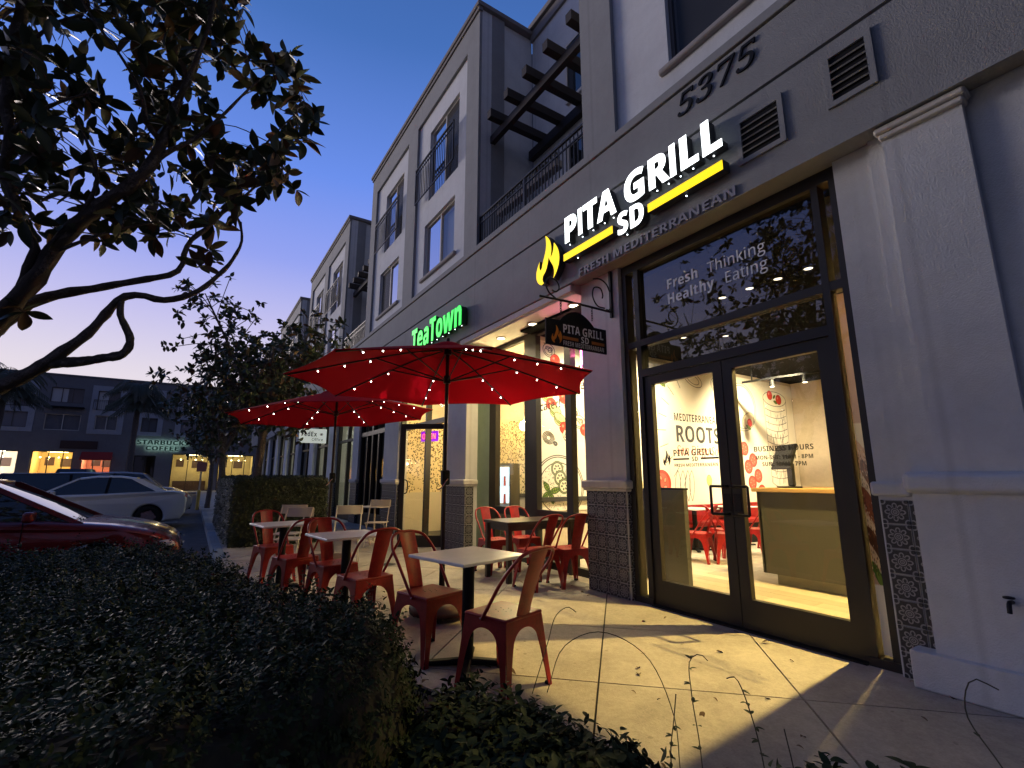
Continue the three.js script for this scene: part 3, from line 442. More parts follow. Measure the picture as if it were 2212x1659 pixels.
{
  const R = B, plank = std(rgb(.50, .44, .35), .5, { map: tx.mottle }), mural = new THREE.MeshStandardMaterial({ map: muralTex, roughness: .75 });
  const wg = new THREE.PlaneGeometry(8, 2.81); wg.rotateY(Math.PI / 2); wg.translate(-6.392, .78 + 1.405, -8.6);
  const wall = mesh('party_wall', bx(-6.6, -6.4, 0, 4.3, -12.8, -4.64), M.beige, R); mesh('mural', wg, mural, wall, true);
  mesh('inner_wall', [bx(-6.4, .2, 0, 4.3, -12.8, -12.62), bx(-.2, 0, 0, 4.3, -12.62, -4.37), bx(-1.56, 0, 0, 4.3, -4.44, -4.365)], M.beige, R);
  mesh('shop_ceiling', [bx(-6.4, -.2, 3.66, 4.3, -12.62, -4.31), bx(-6.4, -4.5, 3.72, 4.3, -4.309, -4.25)], M.ceilDark, R);
  mesh('red_valance', bx(-4.4, -1.0, 3.3, 3.5, -11.9, -11.8), std(rgb(.55, .06, .04), .6), R);
  const fl = mesh('shop_floor', [bx(-6.4, -.2, -.12, -.006, -12.62, -4.31), bx(-6.4, -4.67, -.12, -.007, -4.309, -4.62)], std(rgb(.18, .15, .11), .8), R);
  const pm = [.9, 1, 1.08, .84, 1.14].map((k) => { const m = plank.clone(); m.color.multiplyScalar(k); return m; });
  for (let i = 0; i < 24; i++) for (let j = 0; j < 7; j++) { // plank-shaped tiles, laid across the room
    const z1 = -4.31 - i * .205, z0 = z1 - .201; let x0 = -6.9 + ((i * .43) % 1.0) + j * 1.0 - .5, x1 = x0 + .996; x0 = Math.max(-6.39, x0); x1 = Math.min(-.21, x1); if (x1 - x0 < .05) continue;
    mesh('floor_plank', bx(x0, x1, -.005, rr(.0, .0009), z0, z1), pm[Math.floor(rnd() * 5)], fl);
  }
  mesh('far_floor', bx(-6.39, -.21, -.005, .0, -12.61, -9.24), plank, fl);
  mesh('wall_rail', bx(-6.398, -6.36, .93, 1.0, -6.4, -4.66), M.grey, R); mesh('skirting', bx(-6.398, -6.38, 0, .12, -12.6, -4.66), M.black, R);
  // lamps in the ceiling: a row behind the doors, two over the tables
  for (const [x, z, i, big] of [[-3.62, -5.67, 0], [-3.24, -5.67, 0], [-2.88, -5.67, 0], [-2.53, -5.67, 0], [-1.98, -5.55, 128, [-1.98, 0, -5.0]], [-5.12, -6.8, 85, [-6.6, 1.0, -7.4]], [-4.67, -7.31, 0], [-4.9, -9.6, 110, [-6.5, 1.2, -10.6]], [-2.2, -9.2, 95, [-2.9, 0, -10.2]], [-5.4, -5.3, 45, [-6.6, 1.2, -5.4]]]) {
    const l = mesh('downlight', new THREE.TorusGeometry(.055, .01, 8, 20).rotateX(Math.PI / 2).translate(x, 3.654, z), M.black, R); mesh('lamp_disc', new THREE.CylinderGeometry(.05, .05, .008, 20).translate(x, 3.655, z), M.lampWarm, l);
    if (i) { const s = new THREE.SpotLight(x > -2 ? 0xffdc82 : 0xffedbe, i, 0, x > -2 ? 1.12 : 1.05, x > -2 ? .4 : 1, 2); s.position.set(x, 3.63, z); s.target.position.set(...big); s.castShadow = true; s.shadow.radius = x > -2 ? 2 : 3; scene.add(s, s.target); }
  }
  const tr = thing('track_light', 'black ceiling track with two lamp heads over the shop tables', 'track light', [-5.1, 3.34, -9.95], .12);
  mesh('track', bx(-.9, .9, -.02, .02, -.02, .02), M.black, tr);
  for (const x of [-.28, .34]) { const hd = mesh('lamp_head', cyl(.05, .04, .14, x, -.18, .03, 16), M.black, tr); mesh('lamp_lens', new THREE.CylinderGeometry(.04, .04, .006, 16).translate(x, -.185, .03), M.lampWarm, hd); }
  mesh('hanger', [bx(-.7, -.68, .02, .32, -.01, .01), bx(.68, .7, .02, .32, -.01, .01)], M.black, tr);
  // neon beside the bay mullion
  const neon = thing('neon_sign', 'round violet neon sign glowing high inside the bay window', 'neon sign', [-5.06, 3.05, -4.70]);
  mesh('neon_ring', new THREE.TorusGeometry(.11, .014, 8, 32), glow(rgb(.35, .25, 1), 7), neon); mesh('back_plate', new THREE.CylinderGeometry(.15, .15, .01, 32).rotateX(Math.PI / 2).translate(0, 0, -.02), M.black, neon);
  const nt = thing('neon_tube', 'pink neon tube standing beside the bay window mullion', 'neon tube', [-5.36, 3.0, -4.70]);
  mesh('tube_glass', cyl(.014, .014, .5, 0, -.25, 0, 10), glow(rgb(1, .08, .55), 9), nt); mesh('end_cap', [cyl(.018, .018, .04, 0, -.29, 0, 10), cyl(.018, .018, .04, 0, .25, 0, 10)], M.black, nt);
  const pl = new THREE.RectAreaLight(rgb(1, .16, .36), 95, .5, .05); pl.position.set(-5.3, 3.1, -4.66); pl.lookAt(-5.2, 4.4, -3.75); scene.add(pl);
}
{ // counter, screen, partition, bench
  const c = thing('service_counter', 'grey panelled service counter with a wooden top inside the doors', 'counter', [-2.6, 0, -6.9]);
  mesh('front_panel', [bx(-1.1, 1.6, .13, 1.125, .66, .70), bx(-1.12, -1.08, .13, 1.125, -.6, .7)], M.grey, c); mesh('kick_board', bx(-1.0, 1.6, 0, .13, -.6, .60), std(rgb(.2, .19, .17), .6), c);
  mesh('counter_top', rb(-1.16, 1.6, 1.125, 1.175, -.65, .75, .008), M.woodTop, c); mesh('carcass', bx(-1.079, 1.6, .14, 1.12, -.55, .655), M.grey, c);
  const p = thing('till_screen', 'tilted black till screen on a curved stand on the counter', 'screen', [-3.5, 1.175, -6.55], -.55);
  const s = rb(-.22, .22, -.17, .17, -.015, .015, .01); s.rotateX(-.35); s.translate(0, .40, 0); mesh('screen', s, M.black, p); mesh('stand', [rb(-.07, .07, .02, .32, -.09, -.05, .02), rb(-.11, .11, 0, .02, -.14, .08, .008)], M.iron, p);
  const n = thing('chrome_rail', 'small chrome rail fixed at the end of the counter', 'rail', [-2.35, 1.175, -6.25]);
  mesh('post', [cyl(.01, .01, .2, 0, 0, 0, 8), cyl(.01, .01, .2, .5, 0, 0, 8)], M.chrome, n); mesh('bar', tube([[0, .2, 0], [.25, .2, 0], [.5, .2, 0]], .01, 8, 8), M.chrome, n);
  const w = thing('partition', 'low dark grey partition inside behind the left door', 'partition', [-4.65, 0, -5.25]);
  mesh('panel', rb(-.56, .56, .0, 1.15, -.04, .04, .006), M.grey, w); mesh('cap', rb(-.57, .57, 1.15, 1.175, -.05, .05, .006), M.black, w);
  const b = thing('wall_bench', 'red upholstered bench running along the mural wall', 'bench', [-6.2, 0, -9.2]);
  mesh('seat', rb(-.17, .2, .40, .48, -2.6, 2.6, .02), M.red, b); mesh('base', bx(-.15, .12, 0, .40, -2.58, 2.58), M.black, b); mesh('backrest', rb(-.19, -.11, .48, .78, -2.6, 2.6, .015), M.red, b);
}
{ // inside the tea shop
  const speck = canvas(512, 512, (c, w, h) => { c.fillStyle = '#e9d7a8'; c.fillRect(0, 0, w, h); for (let i = 0; i < 1300; i++) { const y = h - Math.pow(rnd(), .8) * h * .96; c.save(); c.translate(rr(0, w), y); c.rotate(rr(-.5, .9)); c.fillStyle = ['#4c4326', '#6d5f35', '#3a3520'][i % 3]; c.fillRect(-3, -4, rr(3, 8), rr(5, 12)); c.restore(); } });
  mesh('tea_room', [bx(-11.7, -6.62, 0, 3.8, -6.6, -6.5), bx(-11.8, -11.7, 0, 3.8, -6.5, -4.37), bx(-6.62, -6.601, 0, 3.8, -6.5, -4.64)], std(rgb(.64, .58, .44), .9), B);
  mesh('tea_ceiling', bx(-11.7, -6.62, 3.72, 3.82, -6.5, -4.64), M.beige, B); mesh('tea_floor', bx(-11.7, -6.62, -.05, -.004, -6.5, -4.3), M.grey, B);
  const spm = new THREE.MeshStandardMaterial({ map: speck, roughness: .9 }), sw = quad(-1.0, 1.0, .95, 2.75, 0); sw.rotateY(Math.PI / 2); sw.translate(-11.69, 0, -5.45);
  speck.wrapS = THREE.RepeatWrapping; const fw2 = quad(-11.6, -6.65, .95, 2.75, -6.49); fw2.attributes.uv.array.forEach((v, i, u) => { if (i % 2 === 0) u[i] = v * 2.5; });
  mesh('feature_wall', fw2, spm, B, true); mesh('feature_wall', sw, spm, B, true);
  mesh('dado_strip', bx(-11.6, -6.63, .86, .95, -6.495, -6.46), M.grey, B);
  for (const [x, z, i] of [[-9.9, -5.3, 15], [-7.62, -5.2, 20]]) {
    const p = thing('pendant_lamp', x < -9 ? 'glowing globe pendant lamp over the tea shop entrance' : 'glowing globe pendant lamp behind the bay window', 'lamp', [x, x < -9 ? 2.72 : 2.27, z]);
    mesh('globe', new THREE.SphereGeometry(.09, 20, 14), M.lampWarm, p); mesh('cord', cyl(.006, .006, x < -9 ? .91 : 1.36, 0, .09, 0, 6), M.black, p);
    const l = new THREE.PointLight(0xffdf9e, i); l.position.set(x, (x < -9 ? 2.72 : 2.27) + .11, z + .02); l.castShadow = true; l.shadow.radius = 4; scene.add(l);
  }
  const f = thing('drinks_fridge', 'small lit display fridge seen through the bay window', 'fridge', [-8.85, 0, -5.5], .6);
  mesh('cabinet', [bx(-.28, .28, 0, .75, -.25, .25), bx(-.28, -.25, .75, 1.55, -.25, .25), bx(.25, .28, .75, 1.55, -.25, .25), bx(-.28, .28, 1.55, 1.6, -.25, .25)], M.grey, f); mesh('light_panel', bx(-.25, .25, .78, 1.53, -.2, -.18), glow(rgb(.6, .9, 1), 1.6), f);
  const bt = []; for (let i = 0; i < 8; i++) bt.push(cyl(.03, .025, .2, -.2 + (i % 4) * .13, .78 + Math.floor(i / 4) * .36, .05, 8)); mesh('bottles', bt, std(rgb(.5, .1, .1), .3), f);
  const sg = thing('open_sign', 'red and violet lit OPEN sign inside the tea shop door', 'sign', [-10.75, 2.27, -4.62], .5);
  mesh('back_board', bx(-.25, .25, -.12, .12, -.03, -.01), glow(rgb(.35, .0, 1), .9, rgb(.1, .02, .2)), sg); letters('OPEN', -.21, .21, -.06, .12, -.008, .012, M.black, glow(rgb(1, .05, .08), 3), sg);
}

// ---------------------------------------------------------------- signs
{
  const side = std(rgb(.03, .03, .035), .5), white = glow(rgb(.93, 1, 1), 3.2), yellow = glow(rgb(1, .72, .0), 1.15, rgb(.9, .7, .02));
  const s = thing('shop_sign', 'lit PITA GRILL SD channel-letter sign with yellow flame and bars on the fascia', 'sign');
  letters('PITA GRILL', -4.63, -2.29, 4.33, .345, ZF + .02, .10, side, white, s);
  letters('SD', -3.66, -3.25, 4.02, .25, ZF + .02, .10, side, white, s);
  for (const [a, b] of [[-4.64, -3.73], [-3.21, -2.31]]) { const m = mesh('bar', rb(a, b, 4.085, 4.19, ZF + .02, ZF + .12, .004), side, s); mesh('lit_face', quad(a + .004, b - .004, 4.089, 4.186, ZF + .123), yellow, m); }
  const fs = flamePts(), fg = extr(fs, .1); fg.scale(.56, .70, 1); fg.translate(-5.24, 3.93, ZF + .02); const fm = mesh('flame', fg, side, s);
  const ff = new THREE.ShapeGeometry(fs, 12); ff.scale(.56, .70, 1); ff.translate(-5.24, 3.93, ZF + .123); mesh('lit_face', ff, yellow, fm);
  for (const x of [-4.55, -4.3, -4.1, -3.9, -3.75, -3.1, -2.95, -2.8, -2.65, -2.42]) mesh('drain_lamp', new THREE.SphereGeometry(.008, 8, 6).translate(x, 4.305, ZF + .08), M.lampCool, s);
  for (const x of [-4.4, -3.55, -3.4, -2.75]) mesh('drain_lamp', new THREE.SphereGeometry(.008, 8, 6).translate(x, 4.0 + (x < -3.5 && x > -4 ? 0 : .06), ZF + .08), M.lampCool, s);
  const l = new THREE.RectAreaLight(rgb(.93, 1, 1), .9, 2.3, .3); l.position.set(-3.46, 4.5, ZF + .16); l.lookAt(-3.46, 4.5, 4); scene.add(l);
  const u = thing('fascia_lettering', 'unlit pale FRESH MEDITERRANEAN lettering below the lit sign', 'sign');
  letters('FRESH MEDiTERRANEAN', -4.48, -2.26, 3.845, .10, ZF + .004, .02, std(rgb(.30, .30, .34), .6), null, u);
  const t = thing('tea_shop_sign', 'lit green TeaTown channel-letter sign on the fascia', 'sign');
  letters('TeaTown', -9.95, -7.5, 4.03, .47, ZF + .02, .12, std(rgb(.01, .05, .02), .5), glow(rgb(.02, 1, .09), 1.0, rgb(.02, .6, .08)), t);
  for (let i = 0; i < 9; i++) mesh('drain_lamp', new THREE.SphereGeometry(.009, 8, 6).translate(-9.8 + i * .27, 4.03, ZF + .08), M.lampCool, t);
  const gl = new THREE.RectAreaLight(rgb(.05, 1, .12), .35, 2.3, .35); gl.position.set(-8.76, 4.28, ZF + .2); gl.lookAt(-8.76, 4.28, 4); scene.add(gl);
}
{ // hanging blade sign, set square to the wall
  const b = thing('blade_sign', 'black hanging PITA GRILL board with orange flame on a scrolled iron bracket', 'hanging sign', [-4.1, 0, 0]);
  const sc = (pts, r = .009) => tube(pts.map(([z, y]) => V(0, y, z)), r, 48, 7);
  mesh('wall_bar', rb(-.018, .018, 3.22, 3.82, -4.118, -4.085, .005), M.iron, b); mesh('arm', tube([[0, 3.29, -4.09], [0, 3.29, -3.5], [0, 3.275, -3.02]], .014, 12, 8), M.iron, b);
  mesh('scroll', sc([[-3.99, 3.32], [-3.87, 3.33], [-3.80, 3.44], [-3.83, 3.55], [-3.93, 3.56], [-3.965, 3.48], [-3.955, 3.44]]), M.iron, b);
  mesh('scroll', sc([[-4.09, 3.35], [-4.06, 3.31], [-4.02, 3.31]], .008), M.iron, b); mesh('scroll', sc([[-4.085, 3.55], [-4.03, 3.64], [-3.93, 3.68], [-3.82, 3.66]], .009), M.iron, b);
  mesh('scroll', sc([[-3.24, 3.29], [-3.14, 3.35], [-3.10, 3.45], [-3.16, 3.52], [-3.26, 3.50], [-3.29, 3.42], [-3.24, 3.37], [-3.19, 3.38]]), M.iron, b);
  for (const z of [-3.31, -3.78]) for (let k = 0; k < 5; k++) { const g = new THREE.TorusGeometry(.012, .0035, 5, 10); g.scale(1, 1.5, 1); if (k % 2) g.rotateY(Math.PI / 2); g.translate(0, 3.26 - k * .03, z); mesh('chain_link', g, M.iron, b); }
  const sh = new THREE.Shape(); sh.moveTo(0, 0); sh.lineTo(.9, 0); sh.lineTo(.9, .30); sh.lineTo(.71, .30); sh.bezierCurveTo(.62, .40, .52, .44, .45, .44); sh.bezierCurveTo(.36, .44, .26, .38, .2, .30); sh.lineTo(0, .30); sh.closePath();
  const g = extr(sh, .016); g.rotateY(Math.PI / 2); g.translate(-.008, 2.74, -3.09); const bd = mesh('board', g, M.black, b);   // local x -> -z
  const face = decal(.9, .44, 600, (c, w, h) => { const Y = (v) => h - v * 600, X = (v) => v * 600; c.fillStyle = '#c97a1e'; flame2d(c, X(.075), Y(.235), X(.16), X(.21)); c.fillStyle = '#d9dce6'; c.font = 'bold 82px sans-serif'; c.fillText('PITA GRILL', X(.23), Y(.165), X(.62)); c.font = 'bold 62px sans-serif'; c.textAlign = 'center'; c.fillText('SD', X(.56), Y(.08)); c.fillStyle = '#a05f2a'; c.fillRect(X(.23), Y(.125), X(.23), 22); c.fillRect(X(.66), Y(.125), X(.2), 22); c.fillStyle = '#b9bcc8'; c.font = 'bold 44px sans-serif'; c.fillText('FRESH MEDITERRANEAN', X(.545), Y(.018), X(.62)); });
  const p = new THREE.PlaneGeometry(.9, .44); p.rotateY(Math.PI / 2); p.translate(.012, 2.96, -3.54); mesh('board_print', p, face, bd, true);
  const e = thing('office_sign', 'white FedEx Office board hanging square to the wall', 'hanging sign', [-19, 0, 0]);
  mesh('board', rb(-.03, .03, 2.56, 3.08, -4.05, -3.11, .01), glow(rgb(.8, .86, .74), .5, rgb(.74, .76, .70)), e); const q = new THREE.PlaneGeometry(.92, .5); q.rotateY(Math.PI / 2); q.translate(.034, 2.82, -3.58);
  mesh('board_print', q, decal(.92, .5, 400, (c, w, h) => { c.font = 'bold 96px sans-serif'; c.fillStyle = '#3b2d6b'; c.fillText('Fed', 18, 108, 130); c.fillStyle = '#55535c'; c.fillText('Ex', 148, 108, 90); c.font = '62px sans-serif'; c.fillStyle = '#4a4a50'; c.fillText('Office', 165, 175, 180); c.strokeStyle = '#8a4a52'; c.lineWidth = 8; for (let i = 0; i < 3; i++) { c.beginPath(); c.moveTo(300 + Math.cos(i * 1.05) * 26, 75 + Math.sin(i * 1.05) * 26); c.lineTo(300 - Math.cos(i * 1.05) * 26, 75 - Math.sin(i * 1.05) * 26); c.stroke(); } }, { emissive: rgb(0, 0, 0) }), e.children[0], true);
  mesh('bracket', bx(-.015, .015, 3.16, 3.19, -4.11, -3.2), M.iron, e); mesh('hanger', [bx(-.008, .008, 3.08, 3.16, -3.9, -3.885), bx(-.008, .008, 3.08, 3.16, -3.3, -3.285)], M.iron, e);
  const w = thing('wall_tap', 'small dark garden tap on the white pier near the ground', 'tap', [-.94, .6, -4.03]);
  mesh('spout', tube([[0, 0, 0], [0, 0, .06], [0, -.05, .08]], .012, 10, 8), M.iron, w); mesh('tap_wheel', new THREE.TorusGeometry(.022, .006, 6, 14).rotateX(Math.PI / 2).translate(0, .03, .05), M.iron, w);
}

// ---------------------------------------------------------------- terrace furniture
const chairProto = (() => {
  const t = thing('metal_chair', '', 'chair');
  const seatTop = .45, half = .172, lean = .11, m = M.red;
  const seat = rb(-.182, .182, seatTop - .022, seatTop, -.182, .182, .012, 3); mesh('seat', seat, m, t);
  const holes = []; for (const [x, z] of [[-.05, 0], [0, 0], [.05, 0], [-.025, .045], [.025, .045], [-.025, -.045], [.025, -.045]]) holes.push(cyl(.0045, .0045, .0015, x, seatTop + .0003, z, 8)); mesh('drain_hole', holes, M.black, t);
  // each leg is the folded corner of two arched sheet-metal sides
  const prof = (sgn) => { const s = new THREE.Shape(); s.moveTo(0, .438); s.lineTo(.176 * sgn, .438); s.lineTo(.218 * sgn, 0); s.lineTo(.186 * sgn, 0); s.bezierCurveTo(.165 * sgn, .12, .150 * sgn, .20, .125 * sgn, .285); s.bezierCurveTo(.11 * sgn, .345, .06 * sgn, .378, 0, .378); s.closePath(); return s; };
  const face = (sgn, turn) => { const g = extr(prof(sgn), .004), p = g.attributes.position; for (let i = 0; i < p.count; i++) { const y = p.getY(i); p.setZ(i, p.getZ(i) + half + (.45 - y) * lean); } g.computeVertexNormals(); g.rotateY(turn); return g; };
  for (let k = 0; k < 4; k++) { const leg = mesh('leg', [face(1, k * Math.PI / 2), face(-1, (k + 1) * Math.PI / 2)], m, t); const fx = .205 * (k === 0 || k === 1 ? 1 : -1), fz = .205 * (k === 0 || k === 3 ? 1 : -1); mesh('foot_cap', rb(fx - .018, fx + .018, -.0, .02, fz - .018, fz + .018, .005), M.rubber, leg); }
  mesh('back_frame', tube([[-.186, .425, .02], [-.192, .52, -.05], [-.198, .66, -.15], [-.195, .76, -.235], [-.155, .835, -.295], [-.08, .862, -.325], [0, .868, -.332], [.08, .862, -.325], [.155, .835, -.295], [.195, .76, -.235], [.198, .66, -.15], [.192, .52, -.05], [.186, .425, .02]], .0115, 60, 8), m, t);
  const sp = new THREE.PlaneGeometry(1, 1, 6, 8), p = sp.attributes.position; for (let i = 0; i < p.count; i++) { const u = p.getX(i) * 2, v = p.getY(i) + .5; p.setXYZ(i, u * (.062 + .018 * v), .44 + .425 * v, -.172 - .155 * Math.pow(v, 1.15) + .012 * u * u - .0); }
  sp.computeVertexNormals(); const back = sp.clone(); back.translate(0, 0, -.004); back.index.array.reverse(); back.computeVertexNormals(); mesh('backrest', [sp, back], m, t);
  mesh('rivet', [new THREE.SphereGeometry(.006, 8, 6).translate(-.196, .432, .02), new THREE.SphereGeometry(.006, 8, 6).translate(.196, .432, .02)], M.chrome, t);
  return t;
})();
const CG = 'red metal terrace chairs';
const chairs = [[-2.90, -1.81, -1.287, 'red metal chair with its back to the doors at the first white table'], [-3.68, -1.63, 1.86, 'red metal chair opposite, facing the doors across the first white table'],
  [-4.60, -1.40, -1.36, 'red metal chair on the doors side of the middle white table'], [-5.42, -1.32, 1.75, 'red metal chair on the hedge side of the middle white table'],
  [-6.08, -1.06, -1.3, 'red metal chair on the near side of the white table beside the box hedge'], [-7.2, -.98, 1.85, 'red metal chair between the box hedge and its white table'],
  [-6.22, -3.74, 1.57, 'red metal chair on the far long side of the black table, street end'], [-6.20, -4.22, 1.5, 'red metal chair on the far long side of the black table, window end'],
  [-5.08, -3.66, -1.5, 'red metal chair on the near long side of the black table, street end'], [-4.98, -4.08, -1.75, 'red metal chair on the near long side of the black table, window end']];
chairs.forEach(([x, z, a, label], i) => { if (!i) { chairProto.position.set(x, 0, z); chairProto.rotation.y = a; tag(chairProto, label, 'chair', CG); } else copyOf(chairProto, [x, 0, z], a, label, CG); });
[[-5.2, -6.9, -1.2, 'red metal chair inside the shop, nearest the low grey partition'], [-5.28, -7.75, -1.9, 'red metal chair inside, drawn up to the first mural wall table'], [-5.05, -8.25, -1.4, 'red metal chair inside, standing between the two mural wall tables'], [-5.3, -9.3, -1.7, 'red metal chair inside, drawn up to the second mural wall table'], [-4.85, -7.2, 2.3, 'red metal chair inside, turned away from the mural wall tables']].forEach(([x, z, a, l]) => copyOf(chairProto, [x, .001, z], a, l, 'red chairs inside the shop'));
const tableProto = (() => {
  const t = thing('cafe_table', '', 'table');
  mesh('table_top', [rb(-.315, .315, .728, .75, -.315, .315, .006)], M.tableWhite, t); mesh('top_plate', bx(-.16, .16, .716, .728, -.16, .16), M.black, t); mesh('post', cyl(.043, .043, .68, 0, .04, 0, 20), M.black, t);
  for (let k = 0; k < 4; k++) { const g = rb(-.032, .032, .008, .045, 0, .31, .014, 2), p = g.attributes.position; for (let i = 0; i < p.count; i++) p.setY(i, p.getY(i) * (1.25 - p.getZ(i) * 1.7)); g.rotateY(k * Math.PI / 2 + .78); mesh('base_arm', g, M.black, t); }
  return t;
})();
[[-3.32, -1.77, .22, 'white square cafe table by the low shrub, black post and cross base'], [-5.16, -1.37, .12, 'white square cafe table in the middle of the three on the terrace'], [-6.78, -1.02, .15, 'white square cafe table next to the box hedge'],
  [-5.98, -7.9, 0, 'white square table at the mural wall inside the shop'], [-5.98, -9.2, 0, 'second white square table at the mural wall inside the shop']].forEach(([x, z, a, l], i) => { if (!i) { tableProto.position.set(x, 0, z); tableProto.rotation.y = a; tag(tableProto, l, 'table', 'white cafe tables'); } else copyOf(tableProto, [x, i > 2 ? .001 : 0, z], a, l, 'white cafe tables'); });
{
  const t = thing('dining_table', 'black four-legged table in the recess by the bay window', 'table', [-5.70, 0, -3.98]);
  mesh('table_top', rb(-.31, .31, .71, .745, -.56, .56, .006), M.darkWood, t); mesh('apron', [bx(-.27, .27, .63, .71, .49, .51), bx(-.27, .27, .63, .71, -.51, -.49), bx(-.27, -.25, .63, .71, -.49, .49), bx(.25, .27, .63, .71, -.49, .49)], M.darkWood, t);
  for (const x of [-.265, .265]) for (const z of [-.51, .51]) mesh('leg', rb(x - .03, x + .03, 0, .71, z - .03, z + .03, .006), M.darkWood, t);
}
// cream folding chairs of the neighbouring shop
const creamChair = (() => {
  const t = thing('folding_chair', '', 'chair');
  const b = new THREE.CylinderGeometry(.5, .5, .13, 16, 1, true, -.42, .84); b.translate(0, .80, -.66); const b2 = b.clone(); b2.scale(1, 1, 1); b2.translate(0, 0, -.012); b2.index.array.reverse(); b2.computeVertexNormals();
  mesh('backrest', [b, b2, rb(-.2, .2, .858, .872, -.20, -.175, .005)], M.cream, t); for (let k = 0; k < 5; k++) mesh('seat_slat', rb(-.19, .19, .44, .455, -.16 + k * .075, -.095 + k * .075, .004), M.cream, t);
  for (const x of [-.19, .19]) { mesh('leg', tube([[x, .87, -.2], [x, .45, 0], [x, 0, .2]], .011, 8, 6), M.cream, t); mesh('leg', tube([[x * .92, .44, .18], [x * .92, .22, 0], [x * .92, 0, -.2]], .011, 8, 6), M.cream, t); }
  return t;
})();
[[-8.6, -1.36, 1.05, 'cream folding chair against the end of the box hedge'], [-7.85, -1.3, .95, 'cream folding chair behind the hedge-side white table'], [-7.95, -2.1, 1.2, 'cream folding chair standing past the far umbrella pole'], [-9.75, -3.15, 1.0, 'cream folding chair beyond the swung-open tea shop door']].forEach(([x, z, a, l], i) => { if (!i) { creamChair.position.set(x, 0, z); creamChair.rotation.y = a; tag(creamChair, l, 'chair', 'cream folding chairs'); } else copyOf(creamChair, [x, 0, z], a, l, 'cream folding chairs'); });
{
  const t = thing('small_table', 'small white round table beyond the tea shop door', 'table', [-10.4, 0, -3.3]); mesh('table_top', cyl(.3, .3, .02, 0, .70, 0, 28), M.tableWhite, t); mesh('post', cyl(.02, .02, .69, 0, .01, 0, 10), M.cream, t); mesh('base', cyl(.2, .18, .02, 0, 0, 0, 20), M.cream, t);
}
function umbrella(x, z, rot, tilt, label) {
  const t = thing('patio_umbrella', label, 'umbrella', [x, 0, z], 0, 'red lit patio umbrellas'), R = 1.56, rimH = 2.26;
  mesh('pole', cyl(.019, .019, 2.66, 0, .1, 0, 14), M.umbMetal, t);
  const base = mesh('base', [new THREE.LatheGeometry([[0, .05], [.30, .05], [.305, .10], [.26, .15], [.10, .17], [.05, .19], [0, .19]].map((p) => new THREE.Vector2(...p)), 36)], std(rgb(.10, .05, .04), .6), t); mesh('socket', cyl(.03, .026, .3, 0, .18, 0, 14), M.umbMetal, t);
  for (let k = 0; k < 4; k++) { const a = k * Math.PI / 2 + .5; mesh('caster', new THREE.CylinderGeometry(.026, .026, .02, 12).rotateZ(Math.PI / 2).rotateY(a).translate(Math.cos(a) * .25, .026, Math.sin(a) * .25), M.rubber, base); }
  const ck = mesh('crank_box', rb(-.035, .035, 1.23, 1.38, -.05, .035, .02, 3), M.black, t); mesh('crank_handle', tube([[.03, 1.29, .0], [.07, 1.29, 0], [.085, 1.26, .03], [.09, 1.2, .08], [.09, 1.19, .10]], .007, 12, 6), M.chrome, ck);
  const top = new THREE.Group(); top.name = 'canopy'; t.add(top); top.position.y = 2.3; top.rotation.set(tilt * .84, 0, tilt * .54);
  const tip = (k, r, h) => { const a = rot + k * Math.PI / 4; return V(Math.cos(a) * r, h - 2.3, Math.sin(a) * r); };
  const prof = (r) => rimH + (2.64 - rimH) * (1 - Math.pow((r - .13) / (R - .13), 1.12));
  for (let k = 0; k < 8; k++) { // a panel of cloth between two ribs, drawn in and slack between them
    const nU = 10, nV = 10, pos = [], idx = [];
    for (let i = 0; i <= nV; i++) for (let j = 0; j <= nU; j++) { const r = .13 + (R - .13) * i / nV, u = j / nU, a = tip(k, r, prof(r)), b = tip(k + 1, r, prof(r)), q = a.lerp(b, u), s = Math.sin(u * Math.PI) * i / nV; q.x *= 1 - .035 * s * (i / nV); q.z *= 1 - .035 * s * (i / nV); q.y += .012 * s; pos.push(q.x, q.y, q.z); }
    for (let i = 0; i < nV; i++) for (let j = 0; j < nU; j++) { const a = i * (nU + 1) + j, b = a + nU + 1; idx.push(a, a + 1, b, b, a + 1, b + 1); }
    const g = new THREE.BufferGeometry(); g.setAttribute('position', new THREE.Float32BufferAttribute(pos, 3)); g.setAttribute('uv', new THREE.Float32BufferAttribute(new Float32Array(pos.length / 3 * 2), 2)); g.setIndex(idx); g.computeVertexNormals();
    mesh('canopy_panel', g, M.canopy, top);
    const hem = []; for (let j = 0; j <= nU; j++) hem.push(V(pos[(nV * (nU + 1) + j) * 3], pos[(nV * (nU + 1) + j) * 3 + 1], pos[(nV * (nU + 1) + j) * 3 + 2])); mesh('hem', tube(hem, .005, 20, 5), M.canopy, top);
  }
  mesh('vent_cap', new THREE.LatheGeometry([[0, .41], [.1, .40], [.2, .355], [.28, .30]].map((p) => new THREE.Vector2(...p)), 16), M.canopy, top); mesh('finial', new THREE.SphereGeometry(.02, 10, 8).translate(0, .415, 0), M.umbMetal, top);
  mesh('hub', [cyl(.04, .04, .06, 0, .28, 0, 14), cyl(.036, .036, .08, 0, -.03, 0, 14)], M.umbMetal, top);
  for (let k = 0; k < 8; k++) {
    mesh('rib', tube([.06, .4, .8, 1.2, R - .01].map((r) => tip(k, r, prof(Math.max(.13, r)) - .014)), .0085, 16, 6), M.umbMetal, top);
    mesh('strut', tube([V(tip(k, .04, 0).x, 0, tip(k, .04, 0).z), tip(k, .72, prof(.72) - .02)], .0075, 6, 6), M.umbMetal, top);
    for (const r of [.78, 1.02, 1.26]) mesh('light_bulb', new THREE.SphereGeometry(.0065, 8, 6).translate(...tip(k, r, prof(r) - .04).toArray()), M.bulb, top);
  }
  return t;
}
